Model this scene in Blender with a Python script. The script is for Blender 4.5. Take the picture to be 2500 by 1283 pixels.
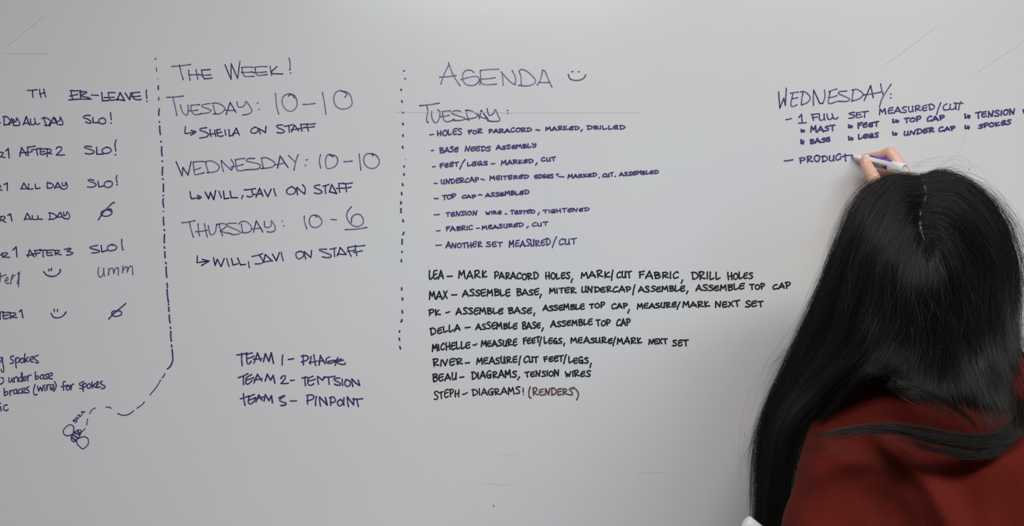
import bpy, bmesh, math, random
import numpy as np
from mathutils import Vector, Matrix, noise

for _o in list(bpy.data.objects):
    bpy.data.objects.remove(_o, do_unlink=True)
SC = bpy.context.scene
COL = SC.collection

# ------------------------------------------------------------------ camera
BOARD_PX = 0.00066          # metres of board per photograph pixel
CAM_D = 1.373               # camera to board
CAM_Z = 1.5
cd = bpy.data.cameras.new('camera')
cd.sensor_width = 36.0
cd.lens = 36.0 * CAM_D / (2500 * BOARD_PX)
cd.clip_start = 0.02
cam = bpy.data.objects.new('camera', cd)
cam.location = (0, -CAM_D, CAM_Z)
cam.rotation_euler = (math.pi / 2, 0, 0)
COL.objects.link(cam)
SC.camera = cam

# ------------------------------------------------------------------ world + exposure
w = bpy.data.worlds.new('world')
SC.world = w
w.use_nodes = True
w.node_tree.nodes['Background'].inputs[0].default_value = (0.8, 0.85, 0.9, 1)
w.node_tree.nodes['Background'].inputs[1].default_value = 0.3
SC.view_settings.view_transform = 'Standard'
SC.view_settings.look = 'None'
SC.view_settings.gamma = 1.0
SC.view_settings.use_curve_mapping = False
SC.view_settings.exposure = -0.06

# ceiling light panels of the room: (x, y, watts, size x, size y, warmth)
CEILING_LIGHTS = [(-.05, -1.75, 36, 1.2, .6, (1, 1, .975)), (1.3, -1.6, 20, 1.2, .6, (1, .995, .96)), (2.6, -4.3, 6, 1.2, .6, (1, .99, .97))]
for (lx, ly, lw, sx, sy, col) in CEILING_LIGHTS:
    ld = bpy.data.lights.new('ceiling_lamp', 'AREA')
    ld.shape = 'RECTANGLE'
    ld.size, ld.size_y = sx * 0.95, sy * 0.95
    ld.energy = lw
    ld.color = col
    lo = bpy.data.objects.new('ceiling_lamp', ld)
    lo.location = (lx, ly, 2.72)
    COL.objects.link(lo)


# ------------------------------------------------------------------ helpers
def tag(o, label=None, cat=None, group=None, kind=None):
    if label: o['label'] = label
    if cat: o['category'] = cat
    if group: o['group'] = group
    if kind: o['kind'] = kind
    return o


def empty(name, loc=(0, 0, 0), parent=None):
    o = bpy.data.objects.new(name, None)
    o.location = loc
    COL.objects.link(o)
    if parent:
        o.parent = parent
        o.matrix_parent_inverse = Matrix.Translation(-Vector(parent_loc(parent)))
    return o


def parent_loc(p):
    v = Vector(p.location)
    while p.parent:
        p = p.parent
    return v


def link(name, me, mat, parent=None, smooth=False):
    """mesh given in world coordinates; parents stay where they are"""
    o = bpy.data.objects.new(name, me)
    COL.objects.link(o)
    if mat is not None:
        me.materials.append(mat)
    if smooth:
        me.polygons.foreach_set('use_smooth', [True] * len(me.polygons))
    if parent is not None:
        o.parent = parent
        m = Matrix.Identity(4)
        p = parent
        loc = Vector((0, 0, 0))
        while p is not None:
            loc += Vector(p.location)
            p = p.parent
        o.matrix_parent_inverse = Matrix.Identity(4)
        if loc.length > 0:
            me.transform(Matrix.Translation(-loc))
    return o


def bm_mesh(bm, name='m'):
    me = bpy.data.meshes.new(name)
    bm.to_mesh(me)
    bm.free()
    return me


def boxm(x0, x1, y0, y1, z0, z1, bev=0.0):
    bm = bmesh.new()
    bmesh.ops.create_cube(bm, size=1)
    for v in bm.verts:
        v.co = Vector((x0 + (v.co.x + .5) * (x1 - x0), y0 + (v.co.y + .5) * (y1 - y0), z0 + (v.co.z + .5) * (z1 - z0)))
    if bev:
        bmesh.ops.bevel(bm, geom=list(bm.edges), offset=bev, segments=2, profile=.5, affect='EDGES')
    return bm_mesh(bm)


def P(px, py, y=0.0):
    """a photograph pixel at distance -y in front of the board, as a point of the room"""
    f = BOARD_PX * (CAM_D + y) / CAM_D
    return Vector(((px - 1250) * f, y, CAM_Z - (py - 641.5) * f))


def nmat(name):
    m = bpy.data.materials.new(name)
    m.use_nodes = True
    nt = m.node_tree
    b = nt.nodes['Principled BSDF']
    return m, nt, b


def simple(name, col, rough=.5, metal=0., spec=.5, nscale=0, namt=.0, bump=0., bscale=200):
    m, nt, b = nmat(name)
    b.inputs['Base Color'].default_value = (*col, 1)
    b.inputs['Roughness'].default_value = rough
    b.inputs['Metallic'].default_value = metal
    b.inputs['Specular IOR Level'].default_value = spec
    tc = nt.nodes.new('ShaderNodeTexCoord')
    if nscale:
        n = nt.nodes.new('ShaderNodeTexNoise')
        n.inputs['Scale'].default_value = nscale
        nt.links.new(tc.outputs['Object'], n.inputs['Vector'])
        mx = nt.nodes.new('ShaderNodeMix'); mx.data_type = 'RGBA'
        mx.inputs[6].default_value = (*[c * (1 - namt) for c in col], 1)
        mx.inputs[7].default_value = (*[min(1, c * (1 + namt)) for c in col], 1)
        nt.links.new(n.outputs['Fac'], mx.inputs[0])
        nt.links.new(mx.outputs[2], b.inputs['Base Color'])
    if bump:
        n = nt.nodes.new('ShaderNodeTexNoise')
        n.inputs['Scale'].default_value = bscale
        nt.links.new(tc.outputs['Object'], n.inputs['Vector'])
        bp = nt.nodes.new('ShaderNodeBump')
        bp.inputs['Strength'].default_value = bump
        bp.inputs['Distance'].default_value = .001
        nt.links.new(n.outputs['Fac'], bp.inputs['Height'])
        nt.links.new(bp.outputs[0], b.inputs['Normal'])
    return m


def catmull(pts, n):
    """n samples along a Catmull-Rom through pts (numpy k x d)"""
    pts = np.asarray(pts, float)
    k = len(pts)
    q = np.vstack([2 * pts[0] - pts[1], pts, 2 * pts[-1] - pts[-2]])
    t = np.linspace(0, k - 1 - 1e-9, n)
    i = t.astype(int)
    u = (t - i)[:, None]
    p0, p1, p2, p3 = q[i], q[i + 1], q[i + 2], q[i + 3]
    return .5 * ((2 * p1) + (-p0 + p2) * u + (2 * p0 - 5 * p1 + 4 * p2 - p3) * u * u + (-p0 + 3 * p1 - 3 * p2 + p3) * u ** 3)


# ------------------------------------------------------------------ the room
M_WALL = simple('wall_paint', (.34, .34, .35), .8, nscale=3, namt=.03, bump=.2, bscale=300)
M_WARM = simple('warm_wall_paint', (.62, .54, .47), .8, nscale=3, namt=.03)
M_CEIL = simple('ceiling_paint', (.55, .55, .54), .9, nscale=5, namt=.02)
M_FLOOR = simple('floor_vinyl', (.30, .25, .21), .5, nscale=20, namt=.12)
RX0, RX1, RY0, RY1, RZ = -4.2, 3.6, -6.5, 0.04, 2.75
for nm, b, m in (('floor', (RX0, RX1, RY0, RY1 + .1, -.1, 0), M_FLOOR),
                 ('ceiling', (RX0, RX1, RY0, RY1 + .1, RZ, RZ + .1), M_CEIL),
                 ('wall_back', (RX0, RX1, RY1, RY1 + .1, 0, RZ), M_WALL),
                 ('wall_front', (RX0, RX1, RY0 - .1, RY0, 0, RZ), M_WALL),
                 ('wall_left', (RX0 - .1, RX0, RY0, RY1 + .1, 0, RZ), M_WALL),
                 ('wall_right', (RX1, RX1 + .1, RY0, RY1 + .1, 0, RZ), M_WARM)):
    tag(link(nm, boxm(*b), m), kind='structure')
tag(link('baseboard_back', boxm(RX0, RX1, RY1 - .012, RY1, 0, .1, .002), simple('rubber_base', (.06, .06, .06), .6)), kind='structure')

# window-shaped panel added behind the camera for a bluish glow on the board
WX0, WX1, WZ0, WZ1, WY = -1.5, 2.3, .9, 2.2, RY0
M_FILL, _nt, _b = nmat('bluish_fill_glow')
_b.inputs['Base Color'].default_value = (.5, .55, .6, 1)
_b.inputs['Emission Color'].default_value = (.35, .6, 1, 1)
_b.inputs['Emission Strength'].default_value = 1.4
M_WF = simple('fill_frame_paint', (.7, .7, .7), .4)
fill_panel = empty('fill_panel_1', (0, WY, 0)); tag(fill_panel, kind='structure')
link('fill_pane', boxm(WX0, WX1, WY + .002, WY + .008, WZ0, WZ1), M_FILL, fill_panel)
for k in range(5):
    xx = WX0 + (WX1 - WX0) * k / 4
    link('fill_bar', boxm(xx - .025, xx + .025, WY, WY + .04, WZ0, WZ1), M_WF, fill_panel)
for zz in (WZ0, WZ1):
    link('fill_frame', boxm(WX0 - .025, WX1 + .025, WY, WY + .05, zz - .03, zz + .03), M_WF, fill_panel)

# ceiling light housings (each lamp's light sits just below its diffuser)
M_HOUS = simple('light_housing', (.8, .8, .8), .4)
M_DIFF, _nt, _b = nmat('light_diffuser')
_b.inputs['Base Color'].default_value = (.9, .9, .9, 1)
_b.inputs['Emission Color'].default_value = (1, .98, .95, 1)
_b.inputs['Emission Strength'].default_value = 3.0
for i, (lx, ly, lw, sx, sy, col) in enumerate(CEILING_LIGHTS):
    t = empty('ceiling_light', (lx, ly, RZ))
    where = ['before the middle of the whiteboard', 'before the right end of the whiteboard', 'far from the whiteboard by the right wall'][i % 3]
    tag(t, 'rectangular white ceiling light panel ' + where, 'ceiling light', 'ceiling light panels')
    hb = boxm(lx - sx / 2 - .02, lx + sx / 2 + .02, ly - sy / 2 - .02, ly + sy / 2 + .02, RZ - .02, RZ)
    link('housing', hb, M_HOUS, t)
    link('diffuser', boxm(lx - sx / 2, lx + sx / 2, ly - sy / 2, ly + sy / 2, RZ - .026, RZ - .0201), M_DIFF, t)

# ------------------------------------------------------------------ whiteboard
BX0, BX1, BZ0, BZ1 = -1.55, 1.30, .93, 2.13
m, nt, b = nmat('dry_erase_enamel')
b.inputs['Roughness'].default_value = .27
b.inputs['Specular IOR Level'].default_value = .5
tc = nt.nodes.new('ShaderNodeTexCoord')
def _noise(scale, detail=2, dist=0.):
    n = nt.nodes.new('ShaderNodeTexNoise')
    n.inputs['Scale'].default_value = scale
    n.inputs['Detail'].default_value = detail
    n.inputs['Distortion'].default_value = dist
    nt.links.new(tc.outputs['Object'], n.inputs['Vector'])
    return n
def _mix(a, c, fac, f0=0., f1=1., blend='MIX'):
    mr = nt.nodes.new('ShaderNodeMapRange')
    mr.inputs['From Min'].default_value = .38; mr.inputs['From Max'].default_value = .62
    mr.inputs['To Min'].default_value = f0; mr.inputs['To Max'].default_value = f1
    nt.links.new(fac, mr.inputs['Value'])
    mx = nt.nodes.new('ShaderNodeMix'); mx.data_type = 'RGBA'; mx.blend_type = blend
    nt.links.new(mr.outputs[0], mx.inputs[0])
    if isinstance(a, tuple): mx.inputs[6].default_value = (*a, 1)
    else: nt.links.new(a, mx.inputs[6])
    mx.inputs[7].default_value = (*c, 1)
    return mx.outputs[2]
c0 = _mix((.728, .742, .768), (.752, .742, .758), _noise(4.5, 2, .3).outputs['Fac'])
c1 = _mix(c0, (.728, .752, .742), _noise(6.0, 2, .5).outputs['Color'], 0, .55)
c2 = _mix(c1, (.70, .705, .735), _noise(2.7, 3, .2).outputs['Fac'], 0, .35)
nt.links.new(c2, b.inputs['Base Color'])
n = _noise(260, 2)
bp = nt.nodes.new('ShaderNodeBump'); bp.inputs['Strength'].default_value = .05; bp.inputs['Distance'].default_value = .001
nt.links.new(n.outputs['Fac'], bp.inputs['Height']); nt.links.new(bp.outputs[0], b.inputs['Normal'])
M_BOARD = m
M_ALU = simple('anodised_aluminium', (.6, .6, .61), .35, metal=.9, nscale=60, namt=.05)

board = empty('whiteboard', (0, 0, 0))
tag(board, 'large white dry-erase board covered in purple and black handwriting, filling the wall', 'whiteboard')
link('writing_panel', boxm(BX0, BX1, 0, .02, BZ0, BZ1), M_BOARD, board)
link('mounting_batten', boxm(BX0 + .1, BX1 - .1, .0201, .04, BZ0 + .15, BZ1 - .15), M_ALU, board)
for (x0, x1, z0, z1) in ((BX0 - .03, BX1 + .03, BZ1, BZ1 + .03), (BX0 - .03, BX1 + .03, BZ0 - .03, BZ0), (BX0 - .03, BX0, BZ0, BZ1), (BX1, BX1 + .03, BZ0, BZ1)):
    link('frame_rail', boxm(x0, x1, -.012, .03, z0, z1, .003), M_ALU, board)
bm = bmesh.new()
prof = [(-.012, BZ0 - .03), (-.085, BZ0 - .032), (-.095, BZ0 - .012), (-.091, BZ0 - .010), (-.082, BZ0 - .026), (-.012, BZ0 - .024)]
a_ = [bm.verts.new((BX0 + .3, y, z)) for y, z in prof]; b_ = [bm.verts.new((BX1 - .3, y, z)) for y, z in prof]
for i in range(len(prof)):
    j = (i + 1) % len(prof); bm.faces.new((a_[i], b_[i], b_[j], a_[j]))
bm.faces.new(a_[::-1]); bm.faces.new(b_)
link('marker_tray', bm_mesh(bm), M_ALU, board)


# ------------------------------------------------------------------ handwriting
def ink(name, dark, light, rough=.45):
    m, nt, b = nmat(name)
    at = nt.nodes.new('ShaderNodeAttribute'); at.attribute_name = 'ink'
    tc = nt.nodes.new('ShaderNodeTexCoord')
    n = nt.nodes.new('ShaderNodeTexNoise'); n.inputs['Scale'].default_value = 160
    nt.links.new(tc.outputs['Object'], n.inputs['Vector'])
    mr = nt.nodes.new('ShaderNodeMapRange')
    mr.inputs['From Min'].default_value = .3; mr.inputs['From Max'].default_value = .7
    mr.inputs['To Min'].default_value = .8; mr.inputs['To Max'].default_value = 1.1
    nt.links.new(n.outputs['Fac'], mr.inputs['Value'])
    mu = nt.nodes.new('ShaderNodeMath'); mu.operation = 'MULTIPLY'; mu.use_clamp = True
    nt.links.new(mr.outputs[0], mu.inputs[0]); nt.links.new(at.outputs['Fac'], mu.inputs[1])
    mx = nt.nodes.new('ShaderNodeMix'); mx.data_type = 'RGBA'
    nt.links.new(mu.outputs[0], mx.inputs[0])
    mx.inputs[6].default_value = (*light, 1); mx.inputs[7].default_value = (*dark, 1)
    nt.links.new(mx.outputs[2], b.inputs['Base Color'])
    b.inputs['Roughness'].default_value = rough
    b.inputs['Specular IOR Level'].default_value = .25
    return m

INK = {
    'purple': ink('purple_ink', (.022, .010, .100), (.20, .16, .36)),
    'faded': ink('faded_purple_ink', (.028, .015, .105), (.32, .26, .48)),
    'violet': ink('faded_violet_ink', (.050, .022, .140), (.42, .30, .50)),
    'mid': ink('violet_blue_ink', (.026, .011, .120), (.22, .17, .42)),
    'black': ink('black_ink', (.006, .008, .010), (.06, .07, .08)),
    'brown': ink('dried_out_brown_ink', (.075, .045, .040), (.24, .19, .18)),
    'grey': ink('grey_blue_ink', (.035, .030, .090), (.25, .24, .34)),
    'ghost': ink('wiped_off_residue', (.66, .66, .67), (.70, .705, .72)),
}
_so = [0]


def stroke(V, F, A, pts, wd, core=.75, taper=False, d0=1.1, d1=.78):
    """ribbon of ink: pts are world (x, z), wd width in metres"""
    _so[0] = (_so[0] + 1) % 14
    y = -.00022 - _so[0] * .000018
    n = len(pts)
    L = [0.]
    for i in range(1, n):
        L.append(L[-1] + math.hypot(pts[i][0] - pts[i - 1][0], pts[i][1] - pts[i - 1][1]))
    T = max(L[-1], 1e-6)
    rows = []
    for i in range(n):
        a = pts[max(0, i - 1)]; c = pts[min(n - 1, i + 1)]
        dx, dz = c[0] - a[0], c[1] - a[1]
        q = math.hypot(dx, dz) or 1
        dx /= q; dz /= q
        s = L[i] / T
        h = wd * .5 * (1.0 + .08 * math.sin(s * 9 + n + pts[0][0] * 70))
        if taper: h *= min(1, .35 + 2.2 * min(s + .12, 1.08 - s))
        dens = d0 + (d1 - d0) * math.sin(math.pi * min(1, s * 1.02)) ** .6
        rows.append((pts[i], (dx, dz), h, dens, y - 1e-5 * s))
    base = len(V)
    for (p, d, h, dens, y) in rows:
        for k, e in ((-1, 1.), (0, core), (1, 1.)):
            V.append((p[0] - d[1] * h * k, y, p[1] + d[0] * h * k)); A.append(dens * e)
    for i in range(n - 1):
        o = base + i * 3
        for k in (0, 1):
            F.append((o + k, o + k + 1, o + k + 4, o + k + 3))
    for (i, sg) in ((0, -1), (n - 1, 1)):
        p, d, h, dens, y = rows[i]
        o = base + i * 3
        ids = []
        for k in range(1, 5):
            an = -math.pi / 2 + math.pi * k / 5
            cx, sx = math.cos(an) * h * sg, math.sin(an) * h
            V.append((p[0] + d[0] * cx - d[1] * sx, y, p[1] + d[1] * cx + d[0] * sx)); A.append(dens)
            ids.append(len(V) - 1)
        F.append((o + 1, o, *ids, o + 2) if sg > 0 else (o + 1, o + 2, *ids[::-1], o))


def parse(txt):
    out = []
    for s in txt.split(';'):
        s = s.strip()
        if not s: continue
        sm = s[0] == '~'
        v = [float(t) for t in s.lstrip('~').replace(',', ' ').split()]
        p = list(zip(v[0::2], v[1::2]))
        if len(p) == 1: p.append((p[0][0] + .8, p[0][1] + .5))
        out.append((sm, p))
    return out


def lay(V, F, A, strokes, wd, **kw):
    """strokes in photograph pixels -> ribbons on the board"""
    for sm, p in strokes:
        q = [((x - 1250) * BOARD_PX, CAM_Z - (y - 641.5) * BOARD_PX) for x, y in p]
        if sm and len(q) > 2:
            stroke(V, F, A, [tuple(r) for r in catmull(q, (len(q) - 1) * 5 + 1)], wd, **kw)
        elif len(q) == 2:
            (x0, z0), (x1, z1) = q
            k_ = .03 * min(1, .02 / max(1e-6, math.hypot(x1 - x0, z1 - z0)))
            m_ = ((x0 + x1) / 2 + (z1 - z0) * k_, (z0 + z1) / 2 - (x1 - x0) * k_)
            stroke(V, F, A, [tuple(r) for r in catmull([q[0], m_, q[1]], 5)], wd, **kw)
        else:
            for i in range(len(q) - 1):
                stroke(V, F, A, [q[i], q[i + 1]], wd, **kw)


def ink_mesh(V, F, A):
    me = bpy.data.meshes.new('ink')
    me.from_pydata(V, [], F)
    at = me.attributes.new('ink', 'FLOAT', 'POINT')
    at.data.foreach_set('value', A)
    return me


FONT = {
    'A': (80, "0,100 38,0 80,98;8,68 72,64"), 'B': (70, "12,2 18,98;~5,5 45,0 60,22 18,46;~18,46 62,52 68,80 40,98 16,98"),
    'C': (65, "~62,12 45,0 12,25 2,62 18,96 62,82"), 'D': (75, "14,5 18,98;~0,6 40,0 76,40 62,80 14,98"),
    'E': (66, "~62,2 20,10 7,40 8,80 28,98 64,84;8,52 58,40"), 'F': (60, "10,8 14,100;0,12 60,0;4,52 50,42"),
    'G': (72, "~62,8 40,0 8,30 4,70 26,98 54,82 60,52;28,58 66,50 64,100"), 'H': (70, "5,2 10,100;58,0 64,98;2,60 68,48"),
    'I': (18, "7,2 11,98"), 'K': (68, "8,0 14,100;52,8 14,58;~14,58 36,84 70,86"), 'L': (58, "5,0 8,92;~8,92 22,99 58,78"),
    'M': (85, "4,100 10,2 40,62 68,0 84,98"), 'N': (75, "6,100 10,2;10,2 58,96 72,2"), 'O': (70, "~36,2 6,30 6,75 34,98 64,76 66,28 36,2"),
    'P': (65, "12,5 14,100;~0,8 40,0 64,24 46,52 12,62"), 'R': (74, "10,5 14,100;~0,8 40,0 60,20 44,44 12,56;~12,56 36,78 76,90"),
    'S': (62, "~60,8 32,0 8,20 34,44 58,68 46,96 2,92"), 'T': (70, "0,10 70,2;36,6 38,100"), 'U': (65, "~6,2 6,70 22,98 50,76 54,4;54,4 62,98"),
    'V': (60, "0,2 30,98 58,0"), 'W': (90, "2,4 22,98 42,40 60,96 84,0"), 'X': (60, "4,2 58,98;58,0 2,100"), 'Y': (64, "~4,2 14,46 34,46 54,2 62,60 44,96 10,100"),
    '@': (95, "0,0 6,88 88,58;~48,30 92,54 70,96"),
}
for k in FONT: FONT[k] = (FONT[k][0], parse(FONT[k][1]))
_rf = random.Random(7)


def write_word(text, x0, y0, x1, y1, h):
    """glyph strokes in the local frame: ink spans x0..x1, baseline y0 -> y1, cap height h"""
    gap = 17
    tot = sum(FONT[c][0] for c in text) + gap * (len(text) - 1)
    out = []
    cx = 0
    for c in text:
        wd, gl = FONT[c]
        sy = 1 + _rf.uniform(-.13, .12); dy = _rf.uniform(-7, 6); sl = _rf.uniform(-.07, .05)
        for sm, p in gl:
            q = []
            for (x, y) in p:
                x += _rf.uniform(-3.8, 3.8); y += _rf.uniform(-3.8, 3.8)
                yy = (y - 100) * sy + dy
                u = (cx + x + yy * sl) / tot
                q.append((x0 + (x1 - x0) * u, y0 + (y1 - y0) * u + yy / 100 * h))
            out.append((sm, q))
        cx += wd + gap
    return out


def row(name, label, mat, wd, crop, items, core=.75, **kw):
    """one line of writing: a part of the board whose words are its sub-parts.
    items: strings of strokes (crop coordinates), or (text, x0, y0, x1, y1, h)"""
    ox, oy, sc = crop
    part = empty(name, (0, 0, 0), board)
    if label: part['label'] = label
    for it in items:
        c = crop
        if isinstance(it, dict): c, it = it['c'], it['i']
        ox, oy, sc = c
        nm = 'word'
        if isinstance(it, tuple):
            e = wd * .5 / sc
            st = write_word(it[0], it[1] + e, it[2] - e, it[3] - e, it[4] - e, it[5] - 1.1 * e)
            if it[0] == '@': nm = 'arrow'
        else:
            if ':' in it.split(' ')[0]:
                nm, it = it.split(':', 1)
            st = parse(it)
        V, F, A = [], [], []
        lay(V, F, A, [(s, [(ox + x * sc, oy + y * sc) for x, y in p]) for s, p in st], wd * 1.1 * BOARD_PX, core=core, **kw)
        link(nm, ink_mesh(V, F, A), INK[mat], part)
    return part

A5 = (400, 130, .216); A6 = (400, 350, .224); A7 = (420, 490, .216); TM = (560, 840, .16)
row('written_heading', 'faded purple heading reading THE WEEK', 'faded', 2.6, A5, [
 "88,148 303,126;178,132 220,298;280,190 298,305;366,185 385,292;285,243 392,236;527,183 425,190 440,262 462,290 545,280;400,245 533,243",
 "692,130 760,295 762,118 835,285 860,90;1005,158 880,160;~880,160 900,240 930,262 1020,260;875,215 1000,210;1165,150 1028,158;~1028,158 1045,232 1075,250 1170,240;1010,217 1160,209;1203,147 1220,252;1280,150 1212,210 1225,230 1346,234;~1415,52 1428,110 1425,188;1430,222 1436,224"], core=.8, d1=.6)
row('written_line', 'purple line reading TUESDAY 10-10', 'faded', 2.6, A5, [
 "35,497 222,482;~102,492 125,590 147,702;~188,585 210,660 255,700 275,660 272,582;405,580 305,590;~305,590 312,650 350,692 412,688;285,650 385,640;~516,568 445,580 430,600 480,620 535,645 500,672 412,682;560,590 585,682;~540,568 600,562 665,590 690,630 640,680 560,685;705,690 750,555 815,668;700,640 808,645;~828,550 840,600 870,610 910,590 932,545 985,620 995,655 960,685 892,697;1058,563 1064,558;1074,634 1078,634",
 "~1262,455 1275,600 1300,688;~1475,505 1450,465 1410,458 1350,490 1338,560 1375,630 1435,656 1490,620 1508,560 1480,480 1430,468 1408,485;1573,578 1708,566;~1792,442 1815,560 1833,690;~2045,497 2068,465 2040,438 1990,420 1940,450 1920,520 1950,600 2020,632 2090,615 2128,570 2110,480 2060,435 2010,430"], core=.7, d1=.5)
row('written_line', None, 'purple', 2.9, A5, [
 "arrow: ~245,828 240,898 258,905 365,888;~310,872 362,888 305,925",
 "~485,840 420,850 412,870 470,890 505,915 480,945 405,957;522,862 535,940;575,868 590,940;520,912 580,905;640,860 598,865;~598,865 610,925 640,938 672,930;600,900 655,890;690,862 702,925;735,862 742,935 785,925;778,930 820,845 855,925;780,905 840,898",
 "~1030,832 985,865 990,895 1030,902 1065,875 1060,845 1030,832;1075,850 1092,910;1078,852 1150,895 1155,825",
 "~1345,808 1280,815 1290,840 1340,860 1365,885 1330,900 1280,895;1362,825 1455,805;1415,815 1420,890;1445,885 1475,810 1525,875;1440,862 1515,855;1550,800 1562,880;1545,802 1630,797;1520,852 1600,835;1620,805 1635,878;1600,800 1712,795;1600,838 1705,828"])
row('written_line', 'faded purple line reading WEDNESDAY 10-10', 'faded', 2.7, A6, [
 "135,200 200,352 208,260 265,345 298,195;435,195 320,203;~320,203 335,325 360,337 440,318;325,290 400,265;455,205 488,315;~450,200 520,190 600,240 590,290 540,312 470,318;625,185 650,305;628,185 740,290;~740,290 762,230 735,175;880,163 780,178;~780,178 795,280 830,297 905,285;735,255 865,228;~990,163 920,165 900,190 960,205 1040,225 1050,255 1010,280 905,285;1065,160 1090,275;~1065,158 1120,155 1195,195 1210,225 1170,260 1060,272;1240,268 1268,135 1355,262;1215,232 1320,210;1360,130 1440,205;~1465,120 1440,190 1418,290;1550,180 1565,176;1540,240 1546,237",
 "~1708,122 1695,190 1710,270;~1845,148 1820,120 1780,130 1762,190 1775,265 1820,270 1880,235 1895,170 1860,130 1810,132;1962,198 2052,190;~2130,115 2138,200 2148,290;~2280,135 2260,112 2210,115 2180,160 2190,225 2240,268 2310,262 2350,200 2320,135 2270,110"], core=.75, d1=.55)
row('written_line', None, 'purple', 3.0, A6, [
 "arrow: 287,525 300,598;~300,598 318,600 405,585;~365,565 410,585 375,605",
 "450,528 490,602 508,530 545,612 565,512;602,520 628,590;650,520 660,602 712,595;722,520 735,590 805,590;862,565 850,600;878,505 1000,490;~958,500 970,560 945,582 908,575;1005,585 1045,488 1080,572;985,555 1060,545;1095,505 1135,580 1170,498;1200,492 1222,570",
 "~1395,468 1345,500 1342,540 1380,555 1425,540 1435,500 1395,468;1450,478 1458,558;1452,478 1535,550;~1535,550 1542,490 1512,448",
 "~1700,450 1650,460 1645,480 1700,505 1725,530 1690,547 1640,538;1735,465 1800,445;1762,458 1765,545;1805,528 1830,448 1885,545 1805,525;1910,438 1918,530;1905,435 1965,432;1880,490 1940,484;1985,438 1992,525;1960,440 2055,428;1950,488 2040,475"], core=.9, d1=.75)
row('written_line', 'faded purple line reading THURSDAY 10-6 with the six underlined', 'faded', 2.6, A7, [
 "110,247 262,222;~198,238 215,320 242,410;295,258 312,395;368,258 400,408;268,348 400,330;~410,280 430,370 455,382 490,350 505,262;535,268 572,395;~505,270 560,255 620,270 600,300 545,342;545,342 655,365;~725,252 640,255 620,275 690,310 765,345 765,370 700,382 655,368;785,262 800,355;~755,262 790,232 850,240 895,290 890,340 830,362 790,355;922,355 952,225 1028,352;900,315 1005,305;~1045,235 1050,290 1085,300 1120,280 1122,222 1165,290 1160,335 1120,352 1075,348;1245,230 1250,229;1259,283 1265,283",
 "~1495,170 1500,240 1525,315;~1635,185 1610,160 1565,180 1552,240 1580,290 1630,300 1680,270 1695,225 1660,175 1610,160;1797,208 1858,212;~2030,65 1985,120 1975,180 2010,250 2060,285 2110,288 2155,260 2162,210 2130,158 2080,152 2035,185 2028,245;~1955,325 2080,318 2203,300"], core=.75, d1=.55)
row('written_line', None, 'purple', 2.8, A7, [
 "arrow: 287,620 283,698 300,695 418,678;340,660 420,680 333,730",
 "470,640 488,730 512,658 555,742 592,648;620,650 645,738;672,650 690,725 750,708;742,645 775,722 832,716;865,688 875,755;905,628 1025,595;~985,610 1030,680 1005,708 940,712;1035,690 1055,605 1135,680;1035,690 1130,672;1135,600 1180,678 1215,582;1235,580 1258,675",
 "~1455,568 1405,585 1405,630 1435,655 1480,630 1490,590 1455,568;1495,570 1512,655;1498,575 1570,640 1578,560",
 "~1748,545 1690,545 1665,555 1720,580 1795,610 1790,635 1740,640 1700,630;1785,545 1855,530;1835,545 1840,628;1868,620 1885,580 1900,525 1970,605 1868,600;1985,530 2025,625;1985,525 2080,505;1980,570 2065,555;2070,510 2090,618;2060,512 2180,502;2050,580 2150,562"], core=.9, d1=.7)
row('written_line', 'purple line reading TEAM 1', 'purple', 3.3, TM, [
 "115,160 270,132;190,135 197,320;350,130 260,155;~260,155 272,280 300,298 335,255;280,215 375,180;375,290 430,130 480,250;370,225 500,215;520,265 550,140 605,260 640,125 675,290", "815,160 808,312;900,230 982,215",
 "1130,165 1132,312;~1098,180 1160,170 1210,195 1180,240 1100,268;1250,185 1235,300;1290,160 1318,325;1220,275 1335,255;1370,315 1390,170 1460,295;1360,255 1440,245;~1530,190 1480,220 1480,270 1530,290 1590,270 1600,240 1510,262;1655,200 1615,318;1620,245 1705,222;1610,265 1740,238;~1625,270 1690,300 1755,305 1770,280"], d1=.8)
row('written_line', 'purple line reading TEAM 2', 'purple', 3.3, TM, [
 "135,508 285,445;218,490 218,612;340,460 258,510;~258,510 252,590 285,605 320,580 345,550;250,545 375,505;375,590 430,455 495,555;380,540 500,520;545,560 580,455 630,545 670,470 695,590", "~785,520 810,485 850,480 850,520 790,595;790,595 900,592;932,550 988,543",
 "1110,510 1190,500;1155,495 1162,628;1275,485 1200,520;~1200,520 1200,600 1240,625 1290,600;1200,560 1310,530;1345,490 1360,610;1350,490 1425,545 1460,490;1440,500 1615,485;1515,510 1525,608;~1685,510 1605,520 1610,545 1690,590 1695,615 1650,622 1605,605;1722,530 1730,625;~1780,535 1760,600 1800,642 1845,610 1840,560 1780,535;1870,525 1885,640;1870,525 1930,590 1990,625 1965,545"], d1=.8)
row('written_line', 'purple line reading TEAM 3', 'purple', 3.3, TM, [
 "168,830 300,785;215,752 240,928;380,762 300,800;~300,800 290,880 325,908 365,880 390,850;290,850 400,810;405,880 450,770 500,850;390,830 520,800;530,865 550,765 605,855 645,780 658,890", "~755,815 850,778 765,850 860,895 850,925 790,930;930,862 1022,860",
 "1195,780 1195,910;~1180,780 1240,768 1290,790 1270,835 1185,862;1328,795 1315,935;1375,800 1392,940;1375,800 1495,925 1465,810;1550,815 1548,930;~1530,815 1580,800 1618,840 1600,880 1545,885;~1690,840 1650,880 1670,935 1710,925 1735,880 1700,840;1750,810 1748,925;1800,800 1818,945;1800,800 1895,920 1900,820;1885,835 2035,828;1945,835 1970,945"], d1=.8)
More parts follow.
